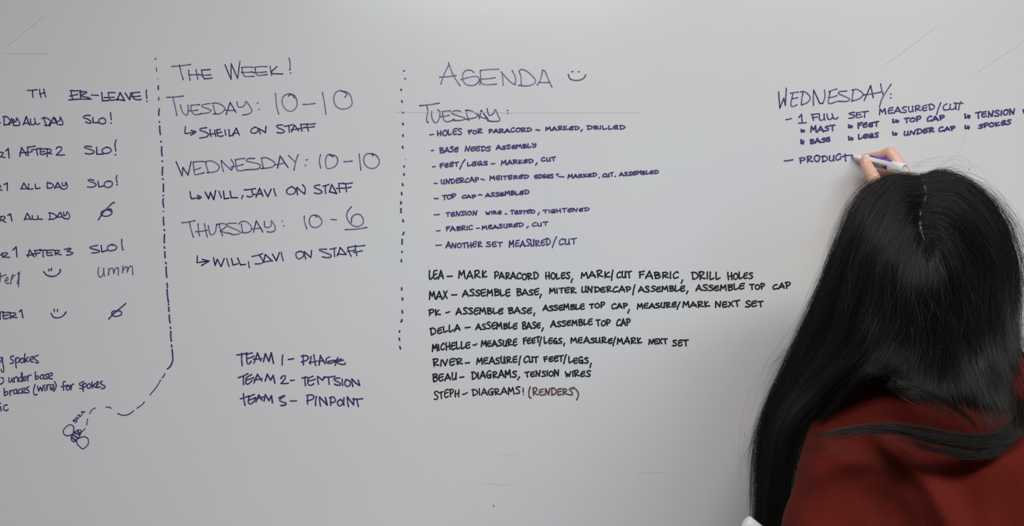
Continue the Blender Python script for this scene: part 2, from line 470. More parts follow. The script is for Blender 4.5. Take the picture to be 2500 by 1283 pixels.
# left table
L1 = (0, 190, .168); L2 = (0, 400, .168); L3 = (0, 590, .176); L4 = (0, 840, .2104); BE = (130, 960, .124)
row('written_line', 'dark purple line of day headings with one underlined', 'purple', 2.9, L1, [
 "402,182 540,170;475,180 480,282;575,170 597,282;638,165 665,278;580,232 655,210",
 "1020,182 1180,185;1035,190 1055,300;1015,262 1130,238;1170,205 1175,290;~1160,215 1230,200 1262,215 1170,255;1170,255 1300,290;~1000,320 1160,308 1325,308;1330,248 1430,252",
 "1478,210 1490,335 1580,328;1675,215 1575,215;~1575,215 1590,305 1620,325 1690,315;1515,285 1660,280;1705,325 1745,212 1815,330 1700,310;1820,220 1885,318 1905,215;2030,208 1905,225;~1915,225 1940,290 1980,315 2052,315;1915,270 2040,262;2128,180 2135,300;2135,340 2142,340"])
row('written_line', None, 'purple', 2.9, L1, [
 "0,652 6,652;60,570 65,680;~45,565 90,560 130,590 150,635 110,675 60,685;135,680 170,590 200,680;140,650 190,645;~200,600 210,640 240,620 245,580 290,660 270,690 200,690",
 "340,680 385,560 430,685;345,660 415,655;445,600 450,670;~450,670 480,685 510,660;505,590 520,665;~520,665 550,675 580,662",
 "640,590 680,690;~605,595 640,575 710,600 735,640 700,690 650,688;722,700 780,570 835,675;735,655 830,645;~805,585 820,625 850,630 875,610 875,565 915,650 905,680 860,680",
 "~1310,545 1250,545 1210,572 1280,600 1325,640 1300,660 1245,640;1350,575 1355,650 1430,650;~1490,580 1440,605 1445,650 1490,668 1535,650 1530,600 1490,580;1608,505 1620,605;1612,655 1620,655"])
row('written_line', None, 'purple', 2.9, L1, [
 "~0,1078 45,1085 40,1110 10,1145;10,1145 75,1155;85,1060 120,1025 135,1165",
 "288,1138 315,1010 390,1128;290,1085 385,1080;405,1005 412,1125;400,1005 515,990;400,1080 470,1070;460,1045 590,1020;535,1035 550,1120;670,1030 590,1035;~590,1035 590,1105 620,1112 670,1095;590,1075 650,1065;690,1035 688,1145;~680,1030 740,1040 735,1075 695,1090;695,1090 755,1102",
 "~818,1030 840,1005 890,1005 895,1040 860,1080 820,1120;820,1118 940,1118",
 "~1330,1000 1260,990 1230,1010 1300,1035 1370,1065 1350,1095 1290,1105 1240,1095;1405,1005 1410,1110 1500,1105;~1545,1005 1490,1040 1495,1085 1550,1098 1615,1065 1600,1020 1545,1005;~1692,900 1672,960 1685,1060;1675,1118 1685,1114"])
row('written_line', None, 'purple', 2.8, L2, [
 "~0,310 12,325 0,345;0,372 35,382;60,300 105,275 108,385",
 "305,365 348,275 400,365;315,358 395,355;420,290 415,360;~415,360 440,366 480,360;512,290 520,358 582,350",
 "690,265 690,350;~690,275 740,280 780,310 750,345 690,352;795,355 840,270 890,350;800,335 885,335;~905,270 910,310 930,318 955,300 955,262 980,310 960,360 895,362",
 "~1365,238 1310,225 1280,242 1340,265 1395,290 1385,320 1330,338 1270,332;1425,250 1440,335 1520,315;~1570,245 1520,275 1525,325 1580,342 1630,310 1625,260 1570,245 1590,258;~1702,165 1690,210 1705,270;1695,300 1708,300"])
row('written_line', None, 'purple', 2.8, L2, [
 "5,830 20,760;~10,765 60,760 75,785 30,820;30,815 85,845;115,745 155,725 175,828",
 "355,812 398,715 458,808;360,800 445,795;470,750 478,800;~478,800 500,808 545,800;550,750 555,800 615,803",
 "725,720 735,800;~710,712 760,715 820,755 790,795 710,805;820,775 875,700 915,775;830,770 910,765;~925,700 930,745 960,740 980,695 1015,755 990,798 925,785",
 "symbol: ~1575,655 1620,660 1625,720 1560,758 1480,745 1475,700 1530,670 1590,672 1620,690;~1430,812 1500,705 1570,630 1640,565 1665,562"])
row('written_line', None, 'purple', 2.9, L3, [
 "0,182 20,180;30,165 40,215;~25,160 90,150 100,170 40,205;40,205 135,215;180,112 225,68 238,210",
 "388,208 412,108 475,208;370,185 460,175;490,125 505,195;480,120 570,105;465,165 555,150;560,120 640,110;600,118 602,210;740,112 650,120;~650,120 652,180 680,190 735,180;655,152 720,148;765,125 775,182;~755,118 820,118 815,140 770,160;770,155 850,178",
 "~893,105 960,88 985,100 930,130 1000,145 1010,160 970,178 925,184",
 "~1355,48 1270,65 1250,85 1320,105 1380,125 1360,145 1275,155;1405,48 1415,140 1490,115;~1555,32 1500,60 1495,110 1545,122 1610,100 1615,60 1555,32 1560,50;1690,-36 1698,85;1700,106 1712,106"])
row('written_line', 'pale lower-case line ending in umm', 'grey', 2.6, L3, [
 "~0,560 10,470 5,430;0,480 85,455;~65,540 110,530 105,490 80,520 85,570 125,575;175,450 150,580;~165,520 190,470 210,465;245,440 270,418 258,620;240,580 262,440",
 "~1370,352 1360,430 1375,475 1400,490 1435,440 1440,365;1440,400 1452,475;1505,460 1510,370;~1508,455 1512,400 1555,360 1575,400 1580,440;~1580,440 1600,375 1640,360 1642,460;1700,430 1705,335;~1703,400 1745,345 1770,360 1765,420;~1765,420 1800,345 1835,345 1845,450"], core=.4, d1=.8)
row('smiley_doodle', 'small drawn smile with two close dashes for eyes', 'purple', 3.2, L3, [
 "mouth: ~605,412 650,460 720,480 790,460 835,415 835,382", "eye: 682,378 678,402", "eye: 718,366 711,398"])
row('written_line', None, 'purple', 2.9, L3, [
 "0,970 48,968;5,985 5,1070;135,975 45,985;~45,985 50,1055 80,1065 125,1055;40,1025 115,1010;140,985 150,1060;~135,985 205,985 215,1010 150,1035;150,1035 235,1048;270,968 300,940 320,1052",
 "symbol: ~1560,1010 1560,965 1620,955 1680,965 1685,1005 1630,1030 1570,1025 1550,990;1510,1070 1560,1010 1748,852"])
row('smiley_doodle', 'small drawn smile with two spaced dashes for eyes', 'purple', 3.0, L3, [
 "mouth: ~710,990 740,1040 790,1052 850,1040 890,1010 918,972", "eye: 752,932 756,965", "eye: 798,937 800,963"])
row('written_line', 'lower-case line reading spokes', 'purple', 2.9, L4, [
 "~5,150 25,165 10,200 0,205;30,150 42,260;~42,260 45,310 25,318 15,290",
 "~160,132 125,145 130,170 158,190 145,220 118,218;182,160 190,270;~182,180 205,150 230,170 215,205 188,212;~255,160 235,190 250,212 275,200 278,165 255,160;290,110 292,210;330,145 295,185 330,200;~345,185 380,170 385,140 355,155 350,195 390,205;~445,125 400,145 405,170 445,200 440,215 415,212"])
row('written_line', 'lower-case line reading under base', 'purple', 2.9, L4, [
 "~15,385 40,395 38,440 10,460 0,455",
 "~105,385 105,430 125,435 140,395;140,390 150,435;162,385 168,435;~165,400 190,375 205,390 208,432;~250,375 220,395 225,425 255,420 258,330;250,330 262,425;~270,405 300,390 295,370 270,385 275,420 305,415;320,365 325,420;~320,390 340,360 362,355",
 "412,320 415,405;~415,375 440,365 450,390 415,405;~500,350 470,365 475,400 505,385 503,350;505,355 515,400;~560,340 525,355 545,375 560,390 525,400;~570,370 608,355 600,330 570,345 575,395 608,398"])
row('written_line', 'lower-case line reading braces (wire) for spokes', 'purple', 2.9, L4, [
 "50,510 55,595;~52,560 85,545 90,575 55,595;115,535 120,590;~118,555 130,535 150,530;~190,520 160,535 165,570 195,560 195,520;195,525 208,570;~245,515 218,530 222,565 255,560;~260,545 290,530 285,505 260,520 265,560 295,555;~335,490 305,510 335,535 330,560 300,560",
 "~408,465 390,530 400,585 430,580;435,485 450,540 470,495 490,540 505,475;520,500 525,540;518,475 522,473;545,470 548,530;~548,500 560,470 580,465;~585,510 625,495 615,465 588,480 590,525 630,518;~635,430 655,480 625,545",
 "~760,430 735,440 740,530;712,490 790,470;~790,480 770,505 785,530 810,515 805,482 790,480;820,470 828,525;~825,500 840,465 855,460",
 "~970,430 925,450 930,475 965,485 955,510 925,510;960,455 968,545;~962,470 990,450 1005,475 965,505;~1035,455 1010,480 1025,510 1050,495 1050,460 1035,455;1070,435 1072,505;1110,450 1075,480 1120,500;~1120,490 1145,450 1130,430 1120,470 1135,500 1165,490;~1190,425 1165,440 1185,465 1220,485 1210,508 1180,510"])
row('written_line', None, 'purple', 2.9, L4, ["10,720 15,770;5,680 8,685;~85,700 50,710 45,750 75,768 98,752"])
row('bee_doodle', 'small drawn bee with striped body and two open wings', 'purple', 2.6, BE, [
 "wing: ~395,790 405,700 402,655 370,622 320,614 270,640 215,700 198,760 225,810 280,830 330,820 378,800",
 "wing: ~470,895 580,850 650,860 685,890 695,940 685,1000 640,1050 585,1088 530,1050 480,1000 460,940 480,885",
 "body: ~360,850 395,790 450,730 540,715 545,770 520,830 480,890 440,930 395,945 360,910 355,860",
 "stripe: 425,764 520,812", "stripe: 480,742 533,778", "stripe: 388,804 476,866", "stripe: 364,856 440,914",
 "word: ~392,525 415,512 418,535 400,548;~418,535 455,520 468,535 455,558 432,570;~435,485 465,472 462,495 505,480;~487,440 512,415 520,440 535,450 570,410;~555,372 570,350 585,360 590,380 628,352"])
BB = bpy.data.objects
for o in list(BB):
    if o.name.startswith('stripe'):
        # the stripes are broader strokes than the outline
        me = o.data
        c = sum((v.co for v in me.vertices), Vector()) / len(me.vertices)
        dirv = Vector((.83, 0, -.55)); per = Vector((.55, 0, .83))
        for v in me.vertices:
            d = v.co - c
            v.co = c + dirv * d.dot(dirv) + per * d.dot(per) * 1.55 + Vector((0, d.y, 0))


def marks(name, label, mat, wd, child, lst, **kw):
    part = empty(name, (0, 0, 0), board)
    if label: part['label'] = label
    for s in lst.split(';'):
        s = s.strip()
        ww = wd
        if s[0] == '#':
            a, s = s[1:].split(' ', 1); ww = float(a)
        V, F, A = [], [], []
        lay(V, F, A, parse(s), ww * BOARD_PX, **kw)
        link(child if child else 'mark', ink_mesh(V, F, A), INK[mat], part)
    return part


marks('dashed_line', 'long dash-dot line curving away to the bee', 'purple', 3.9, 'dash',
 "#3.6 380,143.4 380.4,144;#2.2 382,165 383,174;#1.8 385,192;~387,210 386,214 387,218;#3 388,238 387.5,244.6;389,266 388,281;#4 389,297;390,308 391.7,328;#4.3 393,345;395,358 396,380;#4 396,393;397.4,408 396.7,427;#3.6 397,437 399,437;399.5,449 399.5,467;#3.4 398,477 400,477;~399,485 398,493 400,505;#3 398,515.6 400,515.6;399.5,530 400,549;#4.2 401,560 402,562;402,572 401.5,592;#4.2 401,602 402,605;402.8,614 403.4,628.5;#3.8 404,640 406,643;406,651 407.4,676;~407.4,691 409,696 408.3,701;408.3,706 411.3,736;411.5,741 411.8,743;412.3,749 413,759;413.6,768 415.2,787;416,797.5 416.5,800.5;417.2,808 418.2,832;419,841 419.2,846;~420.4,853 421.5,866 422,878 417,892 409,900;#3 ~403,911 400,917 396,921.6;#2.6 ~392,927 383,943 366.5,963;#2.6 ~352.5,980.5 347,987 334.5,996;#2.8 ~327,1001.6 315.6,1010 301,1013 288,1008.7;#2.8 ~272,996 267,993 259,993;#2.4 ~233,995 224,1000 219,1009.4;#2.3 214.4,1021.4 212,1036.5;#2.3 208,1045.6 200.3,1054")
marks('dotted_line', 'vertical line of short dark dots beside the agenda', 'purple', 4.2, 'dot',
 "#3.4 985,173.5 987,172.5;#3 987.5,192 990.5,192.3;979.5,218 979.5,220;980.8,246 982,249;982.5,273 984,275.5;983,300.5 984.5,304;984,328.5 984,332;982.6,357 983.6,361;#1.8 989,389;987,405 986.6,407;986,424 987,427;982.5,448 983.6,452;980.5,469.5 981,474.5;#4 ~978,492 980,494.5 978.5,497;979,509 979.2,518;983.5,536.5 984.8,540.5;#3.8 ~985.5,566 986,569 983.5,572;982,584 981.8,595;981.5,613 981.6,615.3;980,633.5 980.2,638;980.6,702 981,707.3;#4 ~981.5,726.5 984,729.5 981.8,731.5;982,757.5 982.6,763;#4.2 ~980.8,779.5 981.4,783 979,784.5;975.8,807 975,809.5;974.4,824.5 975.6,829.5;976.2,845 978,850.5")

AG = (960, 130, .24); RR = (1880, 180, .248)
row('written_heading', 'pale violet heading reading AGENDA', 'violet', 2.7, AG, [
 "~485,312 520,210 565,120;~562,95 610,220 680,330;473,243 640,225;~820,195 790,172 740,175 710,210 710,270 740,315 800,328 850,310 880,270;~690,268 770,245 830,235 865,245 885,290 880,320;1075,162 885,175;~885,178 893,280 910,312 960,320 1050,312;905,262 1038,248;~1098,190 1110,210 1118,325;~1100,190 1180,280 1240,322;~1240,322 1245,250 1210,175;~1280,185 1300,240 1302,325;~1285,175 1310,165 1370,190 1440,260 1445,295 1400,325 1340,332 1275,325;~1465,322 1500,265 1520,170;~1520,172 1545,185 1580,270 1615,345;1485,295 1590,295"], core=.5, d1=.6)
row('smiley_doodle', 'drawn smile with faint dots for eyes beside the agenda heading', 'faded', 2.6, AG, [
 "mouth: ~1780,215 1800,260 1850,275 1900,272 1940,250 1960,218", "eye: 1815,188 1828,185", "eye: 1882,188 1892,188"], core=.9)
row('written_heading', 'violet underheading reading TUESDAY', 'faded', 2.8, AG, [
 "268,533 470,506;~340,525 352,590 340,660 345,695 358,705;~390,590 395,660 430,708 465,670 475,600 455,575;583,585 490,595;~500,600 512,670 540,695 580,690 620,668;480,645 568,630;~685,590 640,582 600,595 595,610 660,635 730,660 700,680 618,684;740,580 768,682;~738,578 790,585 850,615 865,630 830,655 740,672;875,665 895,580 965,672;~860,628 890,648 965,668;~955,562 965,610 985,632 1020,610 1040,572 1065,630 1085,670 1070,690 1010,692 960,685;1158,583 1168,581;1160,610 1170,608"], core=.75, d1=.55)
row('written_heading', 'violet heading reading WEDNESDAY near the hand', 'faded', 2.8, RR, [
 "85,178 95,340 135,240 150,310 160,140;280,180 200,192;~225,195 205,300 225,322 265,305;215,245 270,235;325,185 308,300;~300,180 340,175 395,230 370,280 310,308;430,160 428,312;430,162 490,292 520,290;~520,290 540,230 535,160;660,150 580,175;~590,180 572,280 600,292 650,275;580,235 660,215;~755,170 690,175 675,195 740,225 785,250 750,272 665,270;820,165 808,270;~805,160 860,155 915,200 880,245 800,270;925,265 990,115 1015,235;925,208 1090,180;1088,100 1115,210;~1190,105 1140,180 1100,250 1075,330;1185,200 1190,198;1183,240 1190,238"], core=.85, d1=.65)
row('written_line', 'violet line reading 1 FULL SET MEASURED/CUT', 'mid', 3.0, RR, [
 "155,452 208,440;282,430 310,398 315,480;280,485 355,480",
 "405,400 475,392;420,400 428,460;415,430 465,425;~485,395 485,445 505,458 530,440 532,395;532,400 540,455;560,395 570,445;~570,445 590,450 615,430;610,392 625,440;~625,440 650,445 668,428",
 "~830,378 790,385 780,395 830,410 820,430 775,438;885,380 850,385;~850,385 850,425 870,432 905,420;850,405 890,400;905,375 968,368;935,372 930,430",
 ('MEASURED', 1070, 412, 1625, 362, 64),
 "1680,285 1640,400;~1740,295 1705,320 1715,355 1765,350;~1775,300 1770,340 1800,350 1825,325;1828,290 1830,350;1810,288 1898,290;1875,275 1855,355"])
row('written_line', None, 'mid', 3.6, RR, [('@', 298, 585, 348, 580, 40), ('MAST', 390, 582, 645, 568, 62), ('@', 765, 542, 818, 538, 38), ('FEET', 855, 542, 1075, 520, 55),
 ('@', 1200, 495, 1275, 490, 44), ('TOP', 1310, 488, 1490, 475, 52), ('CAP', 1535, 478, 1720, 462, 55), ('@', 1912, 450, 1980, 445, 50), ('TENSION', 2015, 445, 2415, 405, 62), ('W', 2480, 400, 2545, 395, 52)])
row('written_line', None, 'mid', 3.6, RR, [('@', 295, 698, 340, 695, 50), ('BASE', 385, 695, 598, 675, 52), ('@', 768, 662, 825, 658, 50), ('LEGS', 862, 650, 1070, 632, 52),
 ('@', 1200, 615, 1258, 612, 45), ('UNDER', 1310, 612, 1620, 582, 50), ('CAP', 1655, 582, 1828, 560, 50), ('@', 1912, 552, 1970, 548, 44), ('SPOKES', 2042, 548, 2375, 500, 50)])
row('written_line', 'violet unfinished word at the marker tip', 'mid', 3.3, RR, ["140,857 222,846", ('PRODUC', 285, 885, 705, 856, 66), "~690,822 740,806 806,800;738,790 745,858"])

K1 = (1030, 300, .124); K2 = (1320, 290, .128); K3 = (1030, 410, .124); K4 = (1040, 490, .168)
def at(c, *it): return [{'c': c, 'i': i} for i in it]
row('written_line', None, 'mid', 3.1, K1, ["162,234 228,222", ('HOLES', 290, 272, 795, 242, 125), ('FOR', 900, 235, 1195, 215, 92), ('PARACORD', 1300, 215, 2165, 180, 92), "2248,134 2322,142"]
    + at(K2, ('MARKED', 80, 240, 745, 215, 84), "795,205 765,238", ('DRILLED', 870, 215, 1615, 208, 82)))
row('written_line', None, 'mid', 3.1, K1, ["188,543 230,537", ('BASE', 335, 605, 725, 575, 115), ('NEEDS', 835, 565, 1360, 560, 98), ('ASSEMBLY', 1450, 535, 2260, 490, 85)])
row('written_line', None, 'mid', 3.1, K1, ["212,865 262,855", ('FEET', 340, 900, 735, 850, 100), "~850,720 800,790 750,905", ('LEGS', 880, 860, 1300, 835, 88), "1370,805 1435,797", ('MARKED', 1550, 835, 2200, 790, 88), "2268,785 2240,830"]
    + at(K2, ('CUT', 2, 825, 300, 812, 82)))
row('written_line', None, 'mid', 3.0, K3, ["243,303 300,298", ('UNDERCAP', 368, 325, 1130, 278, 105), "~1165,215 1195,220 1228,238", ('MEITERED', 1325, 255, 2105, 215, 88), ('EDGES', 2205, 218, 2600, 205, 82)]
    + at(K2, "~340,1045 300,1055 325,1085", "348,1100 445,1105", ('MARKED', 510, 1142, 1075, 1110, 78), "1108,1122 1118,1115", ('CUT', 1170, 1132, 1395, 1102, 80), "1415,1100 1425,1090", ('ASSEMBLED', 1490, 1100, 2250, 1055, 78)))
row('written_line', None, 'mid', 3.1, K3, ["248,598 320,598", ('TOP', 395, 635, 680, 610, 98), ('CAP', 780, 605, 1070, 600, 78), "~1118,530 1145,522 1180,532", ('ASSEMBLED', 1235, 580, 2120, 525, 85)])
row('written_line', None, 'mid', 2.9, K4, ["120,203 195,196", ('TENSION', 280, 235, 750, 212, 70), ('WIRE', 858, 210, 1100, 197, 52), "1150,190 1172,189", ('TESTED', 1218, 200, 1588, 188, 60), "1645,170 1630,205", ('TIGHTENED', 1692, 190, 2375, 155, 60)])
row('written_line', None, 'mid', 2.9, K4, ["152,437 205,432", ('FABRIC', 280, 445, 690, 430, 70), "737,398 778,395", ('MEASURED', 805, 425, 1420, 378, 64), "1485,370 1465,393", ('CUT', 1535, 382, 1775, 365, 60)])
row('written_line', None, 'mid', 3.0, K4, ["145,645 222,640", ('ANOTHER', 280, 695, 822, 682, 90), ('SET', 868, 672, 1120, 672, 82), ('MEASURED', 1195, 688, 1815, 655, 102), "1898,520 1835,680", ('CUT', 1925, 645, 2190, 638, 95)])

K5 = (1030, 650, .148); K6 = (1360, 650, .128); K7 = (1650, 650, .12); K8 = (1030, 770, .132); K9 = (1340, 770, .144); K10 = (1040, 860, .168)
BW = 3.45
row('written_line', 'black line of tasks, topmost of the black list', 'black', BW, K5, [('LEA', 105, 235, 365, 215, 150), "415,165 500,158", ('MARK', 590, 212, 1085, 205, 138), ('PARACORD', 1180, 212, 1925, 230, 122), ('HOLES', 2030, 222, 2450, 215, 118), "2485,200 2465,260"]
    + at(K6, ('MARK', 440, 240, 1020, 222, 142), "1065,68 1040,262", ('CUT', 1125, 240, 1435, 235, 140), ('FABRIC', 1545, 240, 2335, 242, 138), "2395,255 2370,318") + at(K7, ('DRILL', 310, 285, 915, 272, 168), ('HOLES', 1045, 282, 1575, 265, 150)))
row('written_line', 'black line of tasks, second of the black list', 'black', BW, K5, [('MAX', 110, 555, 430, 540, 142), "492,468 575,465", ('ASSEMBLE', 660, 505, 1470, 497, 118), ('BASE', 1545, 490, 1940, 475, 112), "1970,460 1945,520"]
    + at(K6, ('MITER', -160, 520, 368, 520, 112), ('UNDERCAP', 450, 515, 1420, 492, 122), "1485,350 1445,540", ('ASSEMBLE', 1540, 502, 2450, 482, 118), "2495,470 2470,518") + at(K7, ('ASSEMBLE', 390, 515, 1400, 482, 130), ('TOP', 1485, 490, 1825, 478, 125), ('CAP', 1950, 480, 2345, 455, 125)))
row('written_line', 'black line of tasks, third of the black list', 'black', BW, K5, [('PK', 100, 828, 315, 815, 118), "395,765 455,745", ('ASSEMBLE', 550, 802, 1350, 792, 112), ('BASE', 1415, 790, 1820, 782, 108), "1860,770 1845,812"]
    + at(K6, ('ASSEMBLE', -283, 858, 535, 828, 115), ('TOP', 605, 815, 915, 802, 110), ('CAP', 1030, 825, 1350, 812, 108), "1378,820 1352,885", ('MEASURE', 1515, 820, 2285, 788, 108), "2345,675 2290,812") + at(K7, ('MARK', 130, 850, 695, 832, 130), ('NEXT', 785, 850, 1315, 822, 125), ('SET', 1400, 840, 1795, 822, 130)))
row('written_line', 'black line of tasks, fourth of the black list', 'black', BW, K8, [('DELLA', 145, 368, 720, 282, 138), "800,222 890,212", ('ASSEMBLE', 985, 270, 1775, 252, 128), ('BASE', 1840, 262, 2205, 240, 128), "2245,228 2220,285"]
    + at(K9, ('ASSEMBLE', 20, 203, 750, 165, 112), ('TOP', 790, 185, 1055, 178, 110), ('CAP', 1135, 190, 1390, 165, 115)))
row('written_line', 'black line of tasks, fifth of the black list', 'black', BW, K8, [('MICHELLE', 175, 670, 905, 615, 140), "~948,540 980,545 1015,520", ('MEASURE', 1085, 590, 1775, 560, 128), ('FEET', 1860, 540, 2190, 508, 116), "2212,400 2175,560", ('LEGS', 2245, 532, 2600, 523, 120)]
    + at(K9, "265,465 252,508", ('MEASURE', 365, 475, 1085, 480, 108), "1130,360 1088,508", ('MARK', 1145, 490, 1585, 482, 112), ('NEXT', 1680, 495, 2020, 492, 106), ('SET', 2085, 522, 2370, 517, 112)))
row('written_line', 'black line of tasks, sixth of the black list', 'black', BW, K10, [('RIVER', 90, 215, 535, 185, 108), "572,152 632,145", ('MEASURE', 725, 180, 1335, 162, 108), "1375,50 1352,178", ('CUT', 1415, 155, 1640, 150, 98), ('FEET', 1705, 145, 2005, 128, 92), "2040,28 2002,160", ('LEGS', 2060, 158, 2365, 168, 100), "2400,155 2385,215"])
row('written_line', 'black line of tasks, seventh of the black list', 'black', BW, K10, [('BEAU', 85, 435, 455, 395, 112), "492,360 548,352", ('DIAGRAMS', 652, 395, 1320, 362, 108), "1360,350 1335,395", ('TENSION', 1428, 362, 1945, 352, 92), ('WIRES', 2010, 360, 2395, 357, 92)])
row('written_line', 'black line of tasks, lowest of the black list', 'black', BW - .4, K10, [('STEPH', 108, 688, 492, 640, 118), "~532,605 560,603 600,580", ('DIAGRAMS', 660, 635, 1375, 607, 108), "1413,520 1413,575;1417,605"])
row('written_line', 'brownish bracketed word after the lowest black line', 'brown', 3.4, K10, ["~1515,498 1495,570 1500,640 1525,660", ('RENDERS', 1545, 628, 2145, 622, 112), "~2140,500 2200,560 2215,620 2190,685"], core=.6, d1=.8)
marks('pen_tick', None, 'black', 1.6, None, "1204.5,1232 1206.5,1236;#1.8 2365,413;#.7 ~1817.5,1055 1818.5,1060 1817.8,1066")
marks('wiped_line', 'faint ghost lines left by wiped-off drawings', 'ghost', 1.6, None,
 "8,129 118,131;~17,113 60,78 112,36;965,273 1560,275;~2160,158 2200,130 2290,62;~2380,180 2440,140 2500,100;13,215 12,270;~1180,1180 1215,1181 1248,1182;#2.6 ~92,985 99,980 107,973;1556,1153 1630,1151;~1236,1152 1240,1130 1243,1120;~2360,320 2340,370 2300,395;~1225,1108 1240,1109 1262,1108")

# ------------------------------------------------------------------ organic surfaces
def ell(bm, c, r, seg=14):
    r = (r, r, r) if isinstance(r, (int, float)) else r
    g = bmesh.ops.create_uvsphere(bm, u_segments=seg, v_segments=seg * 2 // 3, radius=1)
    for v in g['verts']:
        v.co = Vector((c[0] + v.co.x * r[0], c[1] + v.co.y * r[1], c[2] + v.co.z * r[2]))
    return g['verts']


def hull(parts, seg=12):
    """convex skin over ellipsoids [(centre, radius or radii), ...]"""
    bm = bmesh.new()
    for c, r in parts:
        ell(bm, c, r, seg)
    res = bmesh.ops.convex_hull(bm, input=list(bm.verts))
    junk = {e for e in res['geom_interior'] + res['geom_unused'] if isinstance(e, bmesh.types.BMVert)}
    bmesh.ops.delete(bm, geom=list(junk), context='VERTS')
    return bm_mesh(bm)


def chain(pts):
    """pts [(point, radius)...] -> hulls of neighbours"""
    return [hull([pts[i], pts[i + 1]]) for i in range(len(pts) - 1)]


def fuse(meshes, voxel, smooth=4, fac=.5):
    bm = bmesh.new()
    for me in meshes:
        bm.from_mesh(me)
    me = bm_mesh(bm)
    o = bpy.data.objects.new('tmp', me)
    COL.objects.link(o)
    r = o.modifiers.new('r', 'REMESH'); r.mode = 'VOXEL'; r.voxel_size = voxel; r.adaptivity = 0
    if smooth:
        s = o.modifiers.new('s', 'SMOOTH'); s.iterations = smooth; s.factor = fac
    dg = bpy.context.evaluated_depsgraph_get()
    dg.update()
    out = bpy.data.meshes.new_from_object(o.evaluated_get(dg))
    bpy.data.objects.remove(o, do_unlink=True)
    return out


def joinm(meshes):
    bm = bmesh.new()
    for me in meshes:
        bm.from_mesh(me)
    return bm_mesh(bm)


def disp(me, fn):
    """move each vertex along its normal by fn(co)"""
    n = len(me.vertices)
    co = np.empty(n * 3, np.float32); me.vertices.foreach_get('co', co); co = co.reshape(-1, 3)
    no = np.empty(n * 3, np.float32); me.vertices.foreach_get('normal', no); no = no.reshape(-1, 3)
    d = fn(co, no)
    co = co + no * d[:, None]
    me.vertices.foreach_set('co', co.astype(np.float32).ravel())
    me.update()


# ------------------------------------------------------------------ the person
# skin
m, nt, b = nmat('skin')
tc = nt.nodes.new('ShaderNodeTexCoord')
n1 = nt.nodes.new('ShaderNodeTexNoise'); n1.inputs['Scale'].default_value = 45
nt.links.new(tc.outputs['Object'], n1.inputs['Vector'])
mx = nt.nodes.new('ShaderNodeMix'); mx.data_type = 'RGBA'
mx.inputs[6].default_value = (.80, .47, .35, 1); mx.inputs[7].default_value = (.86, .56, .43, 1)
nt.links.new(n1.outputs['Fac'], mx.inputs[0]); nt.links.new(mx.outputs[2], b.inputs['Base Color'])
b.inputs['Roughness'].default_value = .5
b.inputs['Subsurface Weight'].default_value = .25
b.inputs['Subsurface Radius'].default_value = (.006, .002, .001)
b.inputs['Subsurface Scale'].default_value = 1.0
M_SKIN = m
M_NAIL = simple('fingernail', (.86, .52, .44), .42, nscale=80, namt=.05)
M_LIP = simple('lip', (.5, .16, .14), .4, nscale=80, namt=.05)
M_EYE = simple('eye_white', (.8, .78, .75), .1, nscale=50, namt=.02)
M_IRIS = simple('dark_iris', (.03, .015, .01), .1, nscale=50, namt=.1)
M_BROW = simple('eyebrow_hair', (.012, .009, .008), .7, nscale=300, namt=.3)

person = empty('person', (.52, -.42, 0))
tag(person, 'person with long black hair and rust red knit sweater, back turned, writing on the whiteboard', 'person')

HC = Vector((.515, -.312, 1.512))          # middle of the skull
head = []
head.append(hull([(HC, (.073, .090, .088)), (HC + Vector((0, .03, -.045)), (.060, .058, .06))]))
head.append(hull([(HC + Vector((0, .04, -.05)), (.055, .045, .05)), (HC + Vector((0, .062, -.098)), (.022, .020, .016))]))
head += chain([(HC + Vector((0, .086, .004)), .007), (HC + Vector((0, .105, -.036)), .0105)])
head.append(hull([(HC + Vector((-.009, .094, -.040)), .007), (HC + Vector((.009, .094, -.040)), .007)]))
for s in (-1, 1):
    head.append(hull([(HC + Vector((s * .074, -.005, -.012)), (.006, .016, .018)), (HC + Vector((s * .070, .0, -.034)), (.005, .009, .01))]))
    head.append(hull([(HC + Vector((s * .032, .066, -.028)), (.020, .018, .018)), (HC + Vector((s * .04, .05, -.05)), (.018, .018, .018))]))
    head += chain([(HC + Vector((s * .012, .084, .020)), .008), (HC + Vector((s * .045, .072, .018)), .008)])
head.append(hull([(HC + Vector((-.016, .080, -.066)), .0075), (HC + Vector((.016, .080, -.066)), .0075), (HC + Vector((0, .087, -.066)), .0075)]))
head += chain([(HC + Vector((0, -.008, -.06)), (.052, .05, .05)), (Vector((.52, -.355, 1.375)), (.055, .052, .04))])
head_me = fuse(head, .0028, 4)

# ---- right hand closed round the marker (photograph pixels + distance before the board)
def H(px, py, y, r): return (P(px, py, y), r)
fing = []
WR = P(2216, 528, -.108)
fing += chain([H(2216, 528, -.108, (.026, .019, .022)), H(2196, 470, -.075, (.024, .020, .022))])
fing.append(hull([H(2204, 428, -.062, .0122), H(2198, 444, -.047, .0122), H(2192, 458, -.034, .0115), H(2180, 476, -.026, .0105), H(2200, 490, -.085, .018), H(2186, 500, -.075, .018), (WR, .018)]))
# index: over the top of the marker
fing += chain([H(2203, 421, -.063, .0118), H(2190, 394, -.061, .0094), H(2172, 371, -.055, .0086), H(2152, 379, -.042, .0078), H(2137, 382, -.032, .0074), H(2112, 383, -.0125, .0062)])
# middle: under the marker
fing += chain([H(2203, 436, -.047, .0115), H(2172, 424, -.030, .0090), H(2146, 424, -.0245, .0078), H(2128, 421, -.0185, .0066)])
